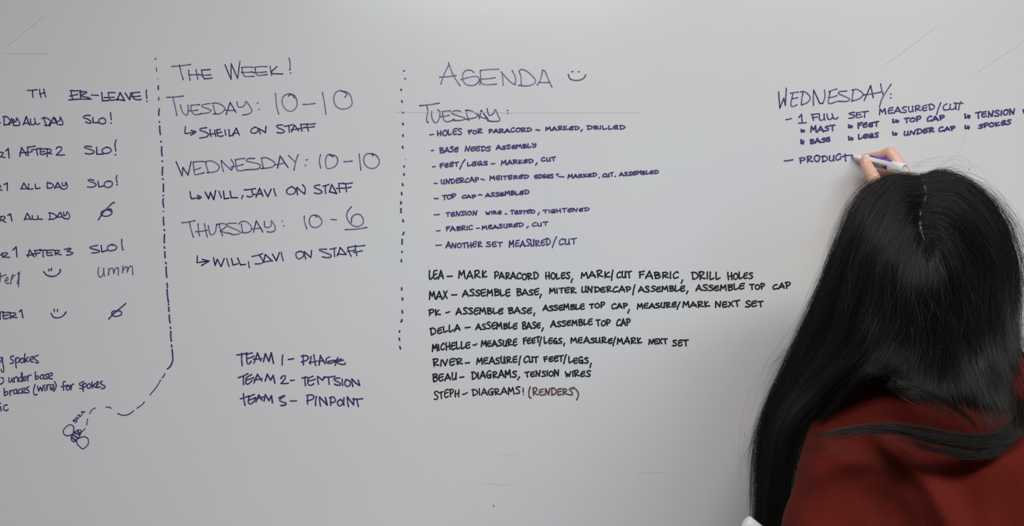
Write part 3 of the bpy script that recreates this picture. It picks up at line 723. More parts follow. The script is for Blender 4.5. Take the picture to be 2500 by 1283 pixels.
# ring and little finger curled below
fing += chain([H(2192, 456, -.034, .0108), H(2160, 444, -.022, .0086), H(2142, 446, -.021, .0076), H(2127, 449, -.0155, .0064)])
fing += chain([H(2180, 476, -.026, .0095), H(2150, 462, -.018, .0078), H(2130, 460, -.0165, .0066), H(2113, 455, -.0125, .0055)])
# thumb: in front of the marker, leaves the side of the palm
fing += chain([H(2186, 508, -.090, .0165), H(2156, 472, -.080, .0135), H(2140, 446, -.066, .0098), H(2124, 418, -.054, .0092), H(2114, 400, -.0435, .0085), H(2110, 390, -.0385, .0062)])
rhand = fuse(fing, .00135, 5, .5)

EL = Vector((.705, -.125, 1.335)); SH_R = Vector((.635, -.365, 1.322)); SH_L = Vector((.405, -.374, 1.294))
arm_r = fuse(chain([(SH_R, .045), (EL, .036), (WR.lerp(EL, .25), .026), (WR, (.025, .018, .022))]), .004, 4)
# left forearm held forward below the picture, hand closed round a second marker
EL2 = Vector((.298, -.455, 1.045)); A2 = P(1820, 1272, -.30); W2 = A2 + Vector((.08, -.025, -.1065))
arm_l = fuse(chain([(SH_L, .043), (EL2, .034), (EL2.lerp(W2, .7), .026), (W2, (.026, .024, .019))]), .004, 4)
D2 = Vector((.79, .0, -.61)).normalized()     # marker butt and its axis
def Q(t, a, r):        # point beside the second marker: distance t along it, angle a round it
    u = D2.cross(Vector((0, 1, 0))).normalized(); v = Vector((0, 1, 0))
    return A2 + D2 * t + (u * math.cos(a) + v * math.sin(a)) * r
f2 = [hull([(W2, (.024, .02, .018)), (Q(.060, math.pi, .036), .013), (Q(.10, math.pi, .036), .013), (Q(.118, math.pi * .9, .03), .012)])]
for k, t in enumerate((.058, .075, .092, .108)):
    rr = (.0092, .0095, .0090, .0078)[k]
    sgn = 1
    f2 += chain([(Q(t, math.pi * .98, .034), rr * 1.12), (Q(t - .002, math.pi * .62, .027), rr), (Q(t - .003, math.pi * .28, .020), rr * .92), (Q(t - .002, math.pi * .0, .0175), rr * .85), (Q(t, -math.pi * .25, .0165), rr * .75)])
f2 += chain([(W2 + Vector((-.01, -.01, .01)), .014), (Q(.062, -math.pi * .72, .028), .0118), (Q(.052, -math.pi * .45, .021), .0100), (Q(.040, -math.pi * .25, .0185), .0088)])
lhand = fuse(f2, .0018, 4, .5)
legs = []
for s in (-1, 1):
    legs += chain([(Vector((.545 + s * .085, -.43, .86)), .07), (Vector((.545 + s * .085, -.425, .48)), .05), (Vector((.545 + s * .09, -.44, .10)), .034), (Vector((.545 + s * .095, -.39, .06)), .03)])
trunk = fuse([hull([(Vector((.50, -.36, 1.36)), (.05, .045, .05)), (SH_L, .04), (SH_R, .04)]), hull([(Vector((.515, -.37, 1.32)), (.10, .06, .06)), (Vector((.53, -.42, 1.08)), (.115, .075, .1))]), hull([(Vector((.53, -.42, 1.08)), (.115, .075, .1)), (Vector((.545, -.43, .90)), (.14, .085, .09))])] + legs, .008, 3)
body = link('body', joinm([head_me, rhand, arm_r, arm_l, lhand, trunk]), M_SKIN, person, True)

# nails, facial features
def disc(c, n_, up, rx, ry, th=.0006, seg=14, dome=.0012):
    n_ = Vector(n_).normalized(); up = Vector(up); up = (up - n_ * up.dot(n_)).normalized(); sx = up.cross(n_)
    bm = bmesh.new()
    rings = []
    for (q, hgt) in ((1, -th), (1, 0), (.7, dome * .6), (.3, dome)):
        rings.append([bm.verts.new(Vector(c) + sx * (math.cos(2 * math.pi * k / seg) * rx * q) + up * (math.sin(2 * math.pi * k / seg) * ry * q) + n_ * hgt) for k in range(seg)])
    for a, b2 in zip(rings, rings[1:]):
        for k in range(seg):
            bm.faces.new((a[k], a[(k + 1) % seg], b2[(k + 1) % seg], b2[k]))
    bm.faces.new(rings[0][::-1]); bm.faces.new(rings[-1])
    return bm_mesh(bm)
tn = P(2112, 396, -.0425) + Vector((-.0012, -.0072, .0012))
link('fingernail', disc(tn, (-.25, -1, .25), (-.15, 0, 1), .0050, .0072), M_NAIL, body, True)
pn = P(2114, 455, -.0135) + Vector((-.003, -.0048, 0))
link('fingernail', disc(pn, (-.6, -.8, .1), (-1, .2, .1), .0028, .0036), M_NAIL, body, True)
for s in (-1, 1):
    bm = bmesh.new(); ell(bm, HC + Vector((s * .030, .071, .001)), .0115, 16)
    ey = link('eyeball', bm_mesh(bm), M_EYE, body, True)
    link('iris', disc(HC + Vector((s * .031, .0825, .001)), (s * .05, 1, 0), (0, 0, 1), .0055, .0055, .001), M_IRIS, ey, True)
    link('eyebrow', fuse(chain([(HC + Vector((s * .014, .089, .023)), .0022), (HC + Vector((s * .032, .087, .028)), .0024), (HC + Vector((s * .048, .078, .024)), .0014)]), .0011, 2), M_BROW, body, True)
link('lips', fuse([hull([(HC + Vector((0, .0945, -.0635)), (.006, .0025, .0028)), (HC + Vector((s * .020, .083, -.066)), .0018)]) for s in (-1, 1)] + [hull([(HC + Vector((0, .094, -.070)), (.008, .003, .0036)), (HC + Vector((s * .019, .083, -.067)), .0018)]) for s in (-1, 1)], .0012, 2), M_LIP, body, True)

# ---- sweater: one knitted shell, sleeves included
m, nt, b = nmat('rust_red_knit')
tc = nt.nodes.new('ShaderNodeTexCoord')
mp = nt.nodes.new('ShaderNodeMapping'); mp.inputs['Rotation'].default_value = (0, .16, 0)
nt.links.new(tc.outputs['Object'], mp.inputs['Vector'])
def wave(scale, direction, dist, dscale=4):
    wv = nt.nodes.new('ShaderNodeTexWave'); wv.wave_type = 'BANDS'; wv.bands_direction = direction
    wv.inputs['Scale'].default_value = scale; wv.inputs['Distortion'].default_value = dist
    wv.inputs['Detail'].default_value = 1; wv.inputs['Detail Scale'].default_value = dscale
    nt.links.new(mp.outputs[0], wv.inputs['Vector']); return wv
w1 = wave(270, 'Z', .8); w2 = wave(300, 'X', .8)
mu = nt.nodes.new('ShaderNodeMath'); mu.operation = 'MULTIPLY'
nt.links.new(w1.outputs['Fac'], mu.inputs[0]); nt.links.new(w2.outputs['Fac'], mu.inputs[1])
nz = nt.nodes.new('ShaderNodeTexNoise'); nz.inputs['Scale'].default_value = 900
nt.links.new(tc.outputs['Object'], nz.inputs['Vector'])
ad = nt.nodes.new('ShaderNodeMath'); ad.operation = 'MULTIPLY_ADD'
nt.links.new(nz.outputs['Fac'], ad.inputs[0]); ad.inputs[1].default_value = .5
nt.links.new(mu.outputs[0], ad.inputs[2])
bp = nt.nodes.new('ShaderNodeBump'); bp.inputs['Strength'].default_value = .7; bp.inputs['Distance'].default_value = .0008
nt.links.new(ad.outputs[0], bp.inputs['Height']); nt.links.new(bp.outputs[0], b.inputs['Normal'])
mx = nt.nodes.new('ShaderNodeMix'); mx.data_type = 'RGBA'
mx.inputs[6].default_value = (*(.050, .0040, .0028), 1); mx.inputs[7].default_value = (*(.175, .0175, .0090), 1)
nt.links.new(ad.outputs[0], mx.inputs[0]); nt.links.new(mx.outputs[2], b.inputs['Base Color'])
b.inputs['Roughness'].default_value = .95
b.inputs['Specular IOR Level'].default_value = .15
b.inputs['Sheen Weight'].default_value = .05
b.inputs['Sheen Roughness'].default_value = .4
b.inputs['Sheen Tint'].default_value = (.8, .3, .2, 1)
M_KNIT = m

V3 = Vector
sw = []
sw.append(hull([(V3((.505, -.375, 1.368)), (.060, .058, .036)), (V3((.425, -.385, 1.330)), (.046, .055, .046)), (SH_L, (.056, .060, .056)), (SH_R, (.060, .062, .060)), (V3((.53, -.417, 1.305)), (.10, .055, .075)), (V3((.52, -.34, 1.28)), (.10, .06, .06))]))
sw.append(hull([(V3((.53, -.417, 1.305)), (.10, .055, .075)), (V3((.52, -.345, 1.28)), (.10, .065, .06)), (V3((.53, -.43, 1.14)), (.135, .090, .1)), (SH_L + V3((.03, 0, -.03)), .05), (SH_R + V3((-.02, 0, -.03)), .05)]))
sw.append(hull([(V3((.53, -.43, 1.14)), (.135, .090, .1)), (V3((.545, -.435, .93)), (.165, .108, .05))]))
sw += chain([(SH_L, (.056, .060, .056)), (SH_L.lerp(EL2, .55), (.055, .056, .05)), (EL2, .05), (EL2.lerp(W2, .85), .038)])
sw += chain([(SH_R, (.060, .062, .060)), (SH_R.lerp(EL, .5), .054), (EL, .048), (EL.lerp(WR, .80), .034)])
# loose gathered collar over the upper back
sw += chain([(V3((.440, -.402, 1.345)), .022), (V3((.50, -.428, 1.346)), .023), (V3((.572, -.424, 1.345)), .022), (V3((.603, -.408, 1.345)), .017)])
# soft ridge of a fold running down the back
sweat_me = fuse(sw, .0045, 10, .5)
FOLDS = [  # (points in the photograph, depth of the back there, height, half width)
    ([(2190, 1090), (2235, 1130), (2280, 1190), (2312, 1283), (2330, 1400)], .017, .0125),
    ([(1990, 1095), (2060, 1120), (2140, 1165), (2230, 1225), (2250, 1300)], .007, .014),
    ([(2010, 1130), (2025, 1210), (2010, 1320)], .006, .018),
    ([(2420, 1130), (2380, 1200), (2370, 1320)], .011, .020),
    ([(2500, 1120), (2480, 1220), (2490, 1340)], .012, .018),
    ([(2130, 1020), (2200, 990), (2300, 1000), (2400, 1040)], .008, .018),
    ([(2255, 1150), (2225, 1220), (2235, 1300)], -.010, .018),
    ([(2345, 1130), (2350, 1220), (2355, 1340)], -.010, .018),
]
FP = [(np.array(catmull([list(P(x, y, -.47)) for x, y in pts], 40))[:, [0, 2]], h, wd) for pts, h, wd in FOLDS]
def foldfn(co, no):
    d = np.zeros(len(co))
    back = np.clip((-co[:, 1] - .40) / .04, 0, 1)
    for line, h, wd in FP:
        dist = np.sqrt(((co[:, None, [0, 2]] - line[None]) ** 2).sum(2)).min(1)
        d += h * np.exp(-(dist / wd) ** 2) * back
    d += .0020 * np.sin(co[:, 0] * 55 + 3 * np.sin(co[:, 2] * 21)) * np.cos(co[:, 2] * 34 + 2 * np.sin(co[:, 0] * 17))
    return d
disp(sweat_me, foldfn)
sweater = link('sweater', sweat_me, M_KNIT, person, True)
# ribbed cuffs
for (a, c, r) in ((EL.lerp(WR, .80), EL.lerp(WR, .90), .031), (EL2.lerp(W2, .85), EL2.lerp(W2, .95), .034)):
    bm = bmesh.new()
    ax = (c - a).normalized(); ux = ax.orthogonal().normalized(); vx = ax.cross(ux)
    N = 64
    rg = []
    for (t, q) in ((0, 1.0), (.5, 1.03), (1, .97), (1, .86), (0, .86)):
        rg.append([bm.verts.new(a.lerp(c, t) + (ux * math.cos(2 * math.pi * k / N) + vx * math.sin(2 * math.pi * k / N)) * r * q * (1 + .02 * (k % 4 < 2))) for k in range(N)])
    for i in range(5):
        A_, B_ = rg[i], rg[(i + 1) % 5]
        for k in range(N):
            bm.faces.new((A_[k], A_[(k + 1) % N], B_[(k + 1) % N], B_[k]))
    link('cuff', bm_mesh(bm), M_KNIT, sweater, True)

M_DENIM = simple('dark_denim', (.03, .04, .07), .85, nscale=120, namt=.25, bump=.3, bscale=600)
M_SHOE = simple('black_canvas', (.02, .02, .022), .8, nscale=200, namt=.2)
M_SOLE = simple('white_rubber', (.7, .7, .68), .6, nscale=60, namt=.05)
tr = [hull([(V3((.545, -.43, .95)), (.15, .095, .05)), (V3((.545, -.43, .85)), (.165, .11, .06))])]
for s in (-1, 1):
    tr += chain([(V3((.545 + s * .085, -.43, .86)), (.085, .095, .07)), (V3((.545 + s * .085, -.425, .48)), .062), (V3((.545 + s * .09, -.44, .12)), .048)])
link('trousers', fuse(tr, .008, 5), M_DENIM, person, True)
for s in (-1, 1):
    x = .545 + s * .095
    sh = link('shoe', fuse([hull([(V3((x, -.45, .075)), (.040, .045, .045)), (V3((x, -.43, .05)), (.042, .05, .032)), (V3((x + s * .008, -.28, .045)), (.042, .05, .026))])], .005, 3), M_SHOE, person, True)
    link('sole', hull([(V3((x, -.45, .012)), (.045, .05, .012)), (V3((x + s * .008, -.285, .012)), (.047, .055, .012))]), M_SOLE, sh, True)

# ------------------------------------------------------------------ hair
def hairmat(name, col, rough):
    m, nt, b = nmat(name)
    tc = nt.nodes.new('ShaderNodeTexCoord')
    n = nt.nodes.new('ShaderNodeTexNoise'); n.inputs['Scale'].default_value = 1; n.inputs['Detail'].default_value = 4
    mp = nt.nodes.new('ShaderNodeMapping'); mp.inputs['Scale'].default_value = (160, 160, 9)
    nt.links.new(tc.outputs['Object'], mp.inputs['Vector']); nt.links.new(mp.outputs[0], n.inputs['Vector'])
    mx = nt.nodes.new('ShaderNodeMix'); mx.data_type = 'RGBA'
    mx.inputs[6].default_value = (*[c * .3 for c in col], 1); mx.inputs[7].default_value = (*[c * 2.0 for c in col], 1)
    nt.links.new(n.outputs['Fac'], mx.inputs[0]); nt.links.new(mx.outputs[2], b.inputs['Base Color'])
    b.inputs['Roughness'].default_value = rough
    b.inputs['Specular IOR Level'].default_value = .33
    return m
M_HAIR = hairmat('black_hair', (.0042, .0036, .0033), .32)
M_HAIRB = hairmat('black_hair_under', (.004, .004, .0045), .7)
M_SCALP = simple('scalp_in_parting', (.13, .105, .09), .7, nscale=300, namt=.3)

G = [  # outer hair surface: guide curves from the parting outwards, left to right, (px, py, distance)
 [(2238,444,-.235),(2172,468,-.215),(2104,542,-.212),(2048,650,-.212),(1995,790,-.212),(1920,930,-.212),(1872,1080,-.212),(1855,1320,-.212)],
 [(2242,436,-.29),(2190,441,-.29),(2126,490,-.29),(2070,588,-.29),(2022,700,-.28),(1962,850,-.265),(1884,1010,-.245),(1850,1320,-.235)],
 [(2252,446,-.34),(2184,464,-.35),(2124,554,-.365),(2075,670,-.355),(2030,800,-.335),(1958,935,-.31),(1896,1070,-.28),(1862,1320,-.25)],
 [(2259,480,-.39),(2194,488,-.398),(2142,594,-.410),(2105,720,-.41),(2070,840,-.40),(1978,948,-.370),(1914,1072,-.30),(1888,1320,-.265)],
 [(2246,520,-.418),(2208,540,-.428),(2168,640,-.437),(2148,760,-.440),(2110,856,-.44),(2022,945,-.415),(1940,1055,-.33),(1904,1320,-.27)],
 [(2246,562,-.430),(2228,600,-.440),(2204,690,-.447),(2192,780,-.449),(2172,840,-.450),(2146,880,-.455),(2116,908,-.460),(2086,926,-.455)],
 [(2260,600,-.434),(2256,640,-.443),(2256,720,-.450),(2258,790,-.451),(2256,860,-.451),(2250,920,-.454),(2240,960,-.460),(2230,995,-.467)],
 [(2256,585,-.432),(2292,612,-.440),(2318,700,-.447),(2330,790,-.448),(2340,870,-.450),(2362,950,-.464),(2392,1020,-.486),(2400,1075,-.492)],
 [(2250,532,-.425),(2312,548,-.430),(2362,640,-.430),(2382,750,-.433),(2395,860,-.440),(2425,960,-.468),(2450,1040,-.484),(2405,1100,-.491)],
 [(2263,486,-.40),(2330,495,-.402),(2400,580,-.402),(2422,690,-.400),(2430,800,-.405),(2455,905,-.425),(2492,1000,-.465),(2470,1075,-.485)],
 [(2257,445,-.34),(2332,452,-.35),(2412,545,-.352),(2448,650,-.345),(2455,760,-.345),(2468,865,-.370),(2508,965,-.415),(2515,1040,-.450)],
 [(2250,433,-.29),(2302,430,-.29),(2385,484,-.29),(2438,580,-.285),(2460,690,-.28),(2458,790,-.285),(2476,880,-.320),(2515,965,-.375)],
 [(2248,442,-.235),(2335,462,-.218),(2398,535,-.214),(2436,640,-.212),(2452,750,-.212),(2452,850,-.212),(2460,930,-.212),(2465,1010,-.214)],
]
NG, NV = len(G), 30
GW = np.array([catmull([list(P(*p)) for p in g], NV) for g in G])          # NG x NV x 3
NU = 97
GS = np.stack([catmull(GW[:, j], NU) for j in range(NV)], axis=1)           # NU x NV x 3
HCN = np.array(HC)


def surf(u, v):
    """bilinear on the guide surface, u,v arrays in 0..1"""
    a = np.clip(u, 0, .99999) * (NU - 1); c = np.clip(v, 0, .99999) * (NV - 1)
    i = a.astype(int); j = c.astype(int); a = (a - i)[..., None]; c = (c - j)[..., None]
    return (GS[i, j] * (1 - a) + GS[i + 1, j] * a) * (1 - c) + (GS[i, j + 1] * (1 - a) + GS[i + 1, j + 1] * a) * c


def inward(p):
    """unit vector towards the inside of the hair mass"""
    q = np.array([.515, -.30, 0.]) - p * np.array([1, 1, 0.])
    top = np.clip((p[..., 2] - 1.48) / .10, 0, 1)
    q[..., 2] = 0
    q /= np.maximum(np.linalg.norm(q, axis=-1, keepdims=True), 1e-6)
    d = HCN - p
    d /= np.maximum(np.linalg.norm(d, axis=-1, keepdims=True), 1e-6)
    r = q * (1 - top[..., None]) + d * top[..., None]
    return r / np.linalg.norm(r, axis=-1, keepdims=True)


# solid under-mass
uu = np.linspace(0, 1, 73); bmh = bmesh.new()
vend = np.interp(uu, [0, .08, .32, .36, .42, .5, .58, .66, .75, .85, .92, 1], [.97, .97, .95, .82, .62, .56, .52, .56, .68, .90, .93, .9])
grid = []
for u, ve in zip(uu, vend):
    vv = np.linspace(.0, ve, 34)
    p = surf(np.full(34, u), vv)
    p = p + inward(p) * (.007 + .004 * np.sin(u * 90 + vv * 6))[:, None]
    grid.append(p)
vs = [[bmh.verts.new(tuple(q)) for q in r] for r in grid]
for i in range(len(vs) - 1):
    for j in range(33):
        bmh.faces.new((vs[i][j], vs[i + 1][j], vs[i + 1][j + 1], vs[i][j + 1]))
bmesh.ops.recalc_face_normals(bmh, faces=list(bmh.faces))
hm = bm_mesh(bmh)
hair = link('hair', hm, M_HAIRB, person, True)
sol = hair.modifiers.new('thickness', 'SOLIDIFY'); sol.thickness = .006; sol.offset = 0
hair['label'] = 'long straight black hair parted down the middle of the crown'

rng = np.random.default_rng(5)
K = 24


def strands(u0, vmax, depth, wob, clump=.6, spread=.0, k=K, v0=None):
    n = len(u0)
    t = np.linspace(0, 1, k)[None]
    v = (0 if v0 is None else v0[:, None]) + t * (vmax[:, None] - (0 if v0 is None else v0[:, None]))
    # strands gather into locks towards their ends
    nl = 46
    cl = (np.floor(u0 * nl) + .5 + .25 * np.sin(np.floor(u0 * nl) * 12.9)) / nl
    f = clump * rng.uniform(.3, 1, (n, 1)) * np.clip((v - .15) / .7, 0, 1)
    u = u0[:, None] * (1 - f) + cl[:, None] * f
    ph = rng.uniform(0, 6.28, (n, 1)); fr = rng.uniform(4, 11, (n, 1))
    u = u + .004 * np.sin(v * fr + ph) * wob[:, None]
    u = np.clip(u, 0, 1)
    p = surf(u, v)
    nrm = inward(p)
    dp = depth[:, None] * np.clip(v * 4, .15, 1) + (.0024 * np.sin(cl[:, None] * 230 + v * 5) + .0028 * np.sin(cl[:, None] * 67 + v * 3)) * np.clip(v * 3, 0, 1)
    p = p + nrm * dp[..., None]
    p = p + rng.normal(0, .0007, (n, 1, 3)) * np.clip(1 - v / .12, 0, 1)[..., None]
    ph2 = rng.uniform(0, 6.28, (n, 1, 3)); a = rng.normal(0, 1, (n, 1, 3))
    p = p + (np.sin(t[..., None] * fr[..., None] * .8 + ph2) * a * (.0010 + .0014 * t[..., None]) * wob[:, None, None])
    return p


SETS = []
N = 60000
u0 = rng.uniform(0, 1, N)
ve = np.interp(u0, [0, .33, .40, .5, .58, .66, .75, 1], [1, 1, .95, .86, .76, .76, .86, 1])
vm = ve * (1 - rng.beta(1.1, 6, N) * np.interp(u0, [0, .3, .4, .6, .75, 1], [.25, .25, .55, .6, .4, .3]))
SETS.append((strands(u0, vm, rng.uniform(-.0035, .008, N), rng.gamma(2.0, .55, N)), .00013))
# looser outer hair
N2 = N // 12
u0 = rng.uniform(0, 1, N2)
SETS.append((strands(u0, rng.uniform(.5, 1, N2), rng.uniform(-.011, -.001, N2), rng.uniform(1.2, 4, N2), .2), .00010))
# short broken hairs along the parting and the crown
N3 = 900
v0 = rng.uniform(0, .03, N3)
sp = strands(rng.uniform(.0, 1, N3), v0 + rng.uniform(.04, .14, N3), rng.uniform(-.006, 0, N3), rng.uniform(.5, 2, N3), 0, k=K, v0=v0)
SETS.append((sp, .00010))
# flyaways on both outlines
def fly(lst, n, amp, r):
    out = []
    for i in range(n):
        base = lst[rng.integers(len(lst))]
        pts = np.array([list(P(*q)) for q in base])
        c = catmull(pts, K)
        t = np.linspace(0, 1, K)[:, None]
        a = rng.normal(0, 1, (3,)) * amp
        a2 = rng.normal(0, 1, (3,)) * amp * .35
        c = c + a * (np.sin(t * math.pi * rng.uniform(.5, 1.0))) + a2 * np.sin(t * rng.uniform(5, 12) + rng.uniform(0, 6))
        lo = rng.uniform(0, .4); hi = rng.uniform(lo + .25, 1)
        q = np.linspace(lo, hi, K) * (K - 1)
        ii = np.clip(q.astype(int), 0, K - 2); fq = (q - ii)[:, None]
        out.append(c[ii] * (1 - fq) + c[ii + 1] * fq)
    SETS.append((np.array(out), r))
RF = [[(2280,432,-.30),(2390,470,-.30),(2450,560,-.30),(2475,660,-.30),(2482,740,-.30),(2478,800,-.30)],
      [(2300,430,-.30),(2400,500,-.30),(2450,600,-.30),(2472,700,-.30),(2470,790,-.30),(2462,850,-.30)],
      [(2270,425,-.30),(2350,440,-.28),(2440,520,-.28),(2490,640,-.28),(2495,740,-.28),(2460,790,-.28)]]
fly(RF, 360, .009, .00009)
fly([[(2430,640,-.29),(2468,720,-.29),(2462,770,-.29),(2490,775,-.29),(2510,800,-.29)],[(2445,740,-.29),(2470,800,-.29),(2500,790,-.29),(2530,815,-.29)],
     [(2450,760,-.29),(2455,810,-.29),(2490,830,-.29),(2530,850,-.29)]], 70, .004, .00009)
fly([[(2240,432,-.29),(2155,438,-.29),(2090,490,-.29),(2042,605,-.29),(2005,720,-.28),(1940,860,-.27),(1880,1000,-.25)],
     [(2240,430,-.29),(2175,430,-.29),(2106,480,-.29),(2056,596,-.29),(2012,700,-.28),(1955,850,-.27)]], 320, .006, .00008)
fly([[(1960,840,-.26),(1890,970,-.24),(1852,1100,-.23),(1840,1200,-.23),(1838,1310,-.23)],[(1930,880,-.26),(1872,1000,-.24),(1845,1120,-.23),(1842,1310,-.23)]], 260, .0045, .00009)
fly([[(1900,950,-.25),(1860,1040,-.24),(1820,1110,-.24),(1790,1200,-.24)],[(1980,800,-.26),(1925,860,-.25),(1890,900,-.25),(1850,1010,-.24)]], 60, .006, .00007)
fly([[(2225,430,-.30),(2180,405,-.30),(2140,400,-.30)],[(2270,428,-.30),(2340,405,-.30),(2400,450,-.30)],[(2240,428,-.3),(2230,400,-.3),(2290,388,-.3),(2350,400,-.3)]], 26, .006, .00007)
# loose locks lying across the sweater
def lock(pts, n, wd, thick, r=.00012, fan=1.0):
    c = catmull(np.array([list(P(*q)) for q in pts]), K)
    t = np.linspace(0, 1, K)
    prof = np.interp(t, [0, .25, .7, 1], [1, 1, .75, .25])
    tan = np.gradient(c, axis=0); tan /= np.linalg.norm(tan, axis=1, keepdims=True)
    side = np.cross(tan, np.array([0, 1, 0.])); side /= np.linalg.norm(side, axis=1, keepdims=True)
    o1 = rng.normal(0, .5, (n, 1, 1)); o2 = rng.uniform(-1, 1, (n, 1, 1))
    p = c[None] + side[None] * o1 * wd * prof[None, :, None] + np.array([0, 1, 0.]) * o2 * thick
    p = p + side[None] * (np.sin(t[None, :, None] * rng.uniform(3, 9, (n, 1, 1)) + rng.uniform(0, 6, (n, 1, 1))) * .0012 * fan)
    L = rng.uniform(.65, 1.0, n)
    q = np.linspace(0, 1, K)[None] * L[:, None] * (K - 1)
    ii = np.clip(q.astype(int), 0, K - 2); f = (q - ii)[..., None]
    ar = np.arange(n)[:, None]
    p = p[ar, ii] * (1 - f) + p[ar, ii + 1] * f
    SETS.append((p, r))
YB = -.490
lock([(2500,1000,-.47),(2490,1050,YB),(2430,1082,YB),(2330,1076,YB),(2240,1058,YB),(2160,1043,YB),(2080,1046,YB+.004),(2010,1060,YB+.010),(1985,1064,YB+.015)], 230, .0034, .0025)
lock([(2505,1010,-.47),(2480,1060,YB),(2420,1090,YB),(2340,1085,YB),(2250,1064,YB),(2180,1050,YB),(2110,1054,YB),(2040,1068,YB+.008),(2000,1080,YB+.012)], 130, .0036, .002, fan=2.0)
lock([(2500,980,-.46),(2470,1040,YB),(2400,1068,YB),(2310,1060,YB),(2230,1042,YB),(2150,1036,YB),(2090,1042,YB)], 110, .0030, .002, fan=2.0)
lock([(2490,1020,-.47),(2440,1095,YB),(2380,1108,YB),(2290,1098,YB),(2220,1078,YB),(2160,1066,YB)], 90, .0036, .003, fan=2.2)
lock([(2470,1040,-.47),(2420,1100,YB),(2350,1112,YB),(2280,1085,YB)], 60, .0036, .003, fan=2.2)
lock([(2190,935,-.478),(2245,950,YB+.004),(2310,982,YB),(2365,1022,YB),(2400,1070,YB)], 70, .0028, .002, fan=1.6)
lock([(2170,930,-.47),(2240,975,YB),(2330,1020,YB),(2380,1075,YB)], 26, .010, .003)
lock([(2130,1062,YB),(2190,1090,YB),(2240,1130,YB),(2300,1150,YB)], 12, .010, .003, .0001)
lock([(1960,1100,YB+.03),(2020,1090,YB+.006),(2110,1115,YB),(2190,1160,YB),(2230,1200,YB)], 14, .006, .003, .0001)
tot = sum(len(s[0]) for s in SETS)
hc = bpy.data.hair_curves.new('hair_strands')
hc.add_curves([K] * tot)
pos = np.concatenate([s[0].reshape(-1, 3) for s in SETS]).astype(np.float32)
pos -= np.array(person.location, dtype=np.float32)
# keep every strand outside the skull and in front of the board
hc.attributes['position'].data.foreach_set('vector', pos.ravel())
ra = hc.attributes.get('radius') or hc.attributes.new('radius', 'FLOAT', 'POINT')
taper = np.interp(np.linspace(0, 1, K), [0, .6, 1], [1, .9, .3])
ra.data.foreach_set('value', np.concatenate([np.tile(taper * r, len(s)) for s, r in SETS]).astype(np.float32))
hc.materials.append(M_HAIR)
ho = bpy.data.objects.new('hair_strands', hc)
COL.objects.link(ho)
ho.parent = hair
ho['kind'] = 'stuff'
# scalp showing in the parting
sc_pts = [(2243,446,-.262),(2245,440,-.30),(2254,449,-.345),(2261,480,-.392),(2248,523,-.420),(2247,558,-.432),(2258,590,-.437)]
c = catmull([list(P(*q)) for q in sc_pts], 30)
bm = bmesh.new(); rows_ = []
for i, p in enumerate(c):
    t = i / 29
    wd_ = .0026 * math.sin(math.pi * min(1, t * .9 + .1)) ** .5 + .0006 * math.sin(i * 2.1)
    inn = HCN - p; inn /= np.linalg.norm(inn)
    rows_.append([bm.verts.new(tuple(p + np.array([sx * wd_, 0, 0]) - inn * (.0032 + .0011 * math.sin(i * 1.7) if sx == 0 else .0016))) for sx in (-1, 0, 1)])
for a, b2 in zip(rows_, rows_[1:]):
    for k in (0, 1): bm.faces.new((a[k], a[k + 1], b2[k + 1], b2[k]))
link('parting', bm_mesh(bm), M_SCALP, hair, True)

bm = bmesh.new()
ell(bm, HC + Vector((0, -.002, 0)), (.0765, .0925, .0915), 40)
bmesh.ops.delete(bm, geom=[v for v in bm.verts if (v.co.y > HC.y + .045 and v.co.z < HC.z + .048) or v.co.z < HC.z - .05], context='VERTS')
cap = link('root_hair', bm_mesh(bm), M_HAIRB, hair, True)
sol = cap.modifiers.new('thickness', 'SOLIDIFY'); sol.thickness = .002; sol.offset = -1
# ------------------------------------------------------------------ markers
M_WP = simple('white_plastic', (.86, .86, .87), .3, nscale=40, namt=.02)
M_PL = simple('purple_label', (.13, .055, .50), .35, nscale=60, namt=.08)
M_PD = simple('dark_purple_label', (.035, .022, .16), .4, nscale=60, namt=.08)
M_NIB = simple('felt_nib', (.02, .012, .05), .8, nscale=200, namt=.2)


def frame_of(a, d, up=(0, 0, 1)):
    d = d.normalized(); u = Vector(up) - d * d.dot(Vector(up)); u.normalize(); v = d.cross(u)
    return lambda t, r, an: a + d * t + (u * math.cos(an) + v * math.sin(an)) * r


def lathe(F, prof, seg=36):
    bm = bmesh.new(); rg = []
    for t, r in prof:
        rg.append([bm.verts.new(F(t, r, 2 * math.pi * k / seg)) for k in range(seg)] if r > 1e-6 else [bm.verts.new(F(t, 0, 0))])
    for a, b2 in zip(rg, rg[1:]):
        for k in range(seg):
            q = [a[k % len(a)], a[(k + 1) % len(a)], b2[(k + 1) % len(b2)], b2[k % len(b2)]]
            f = []
            for v in q:
                if v not in f: f.append(v)
            if len(f) > 2: bm.faces.new(f)
    bmesh.ops.recalc_face_normals(bm, faces=list(bm.faces))
    return bm_mesh(bm)


def band(F, t0, t1, r, a0, a1, seg=12, sk=0.):
    bm = bmesh.new(); rg = []
    for t in (t0, t1):
        for rr in (r, r - .0008):
            rg.append([bm.verts.new(F(t + sk * (k / seg - .5) * (1 if t == t1 else 1), rr, a0 + (a1 - a0) * k / seg)) for k in range(seg + 1)])
    o0, i0, o1, i1 = rg
    for k in range(seg):
        bm.faces.new((o0[k], o0[k + 1], o1[k + 1], o1[k]))
        bm.faces.new((i0[k], i1[k], i1[k + 1], i0[k + 1]))
        bm.faces.new((o0[k], i0[k], i0[k + 1], o0[k + 1])); bm.faces.new((o1[k], o1[k + 1], i1[k + 1], i1[k]))
    bm.faces.new((o0[0], o1[0], i1[0], i0[0])); bm.faces.new((o0[-1], i0[-1], i1[-1], o1[-1]))
    bmesh.ops.recalc_face_normals(bm, faces=list(bm.faces))
    return bm_mesh(bm)


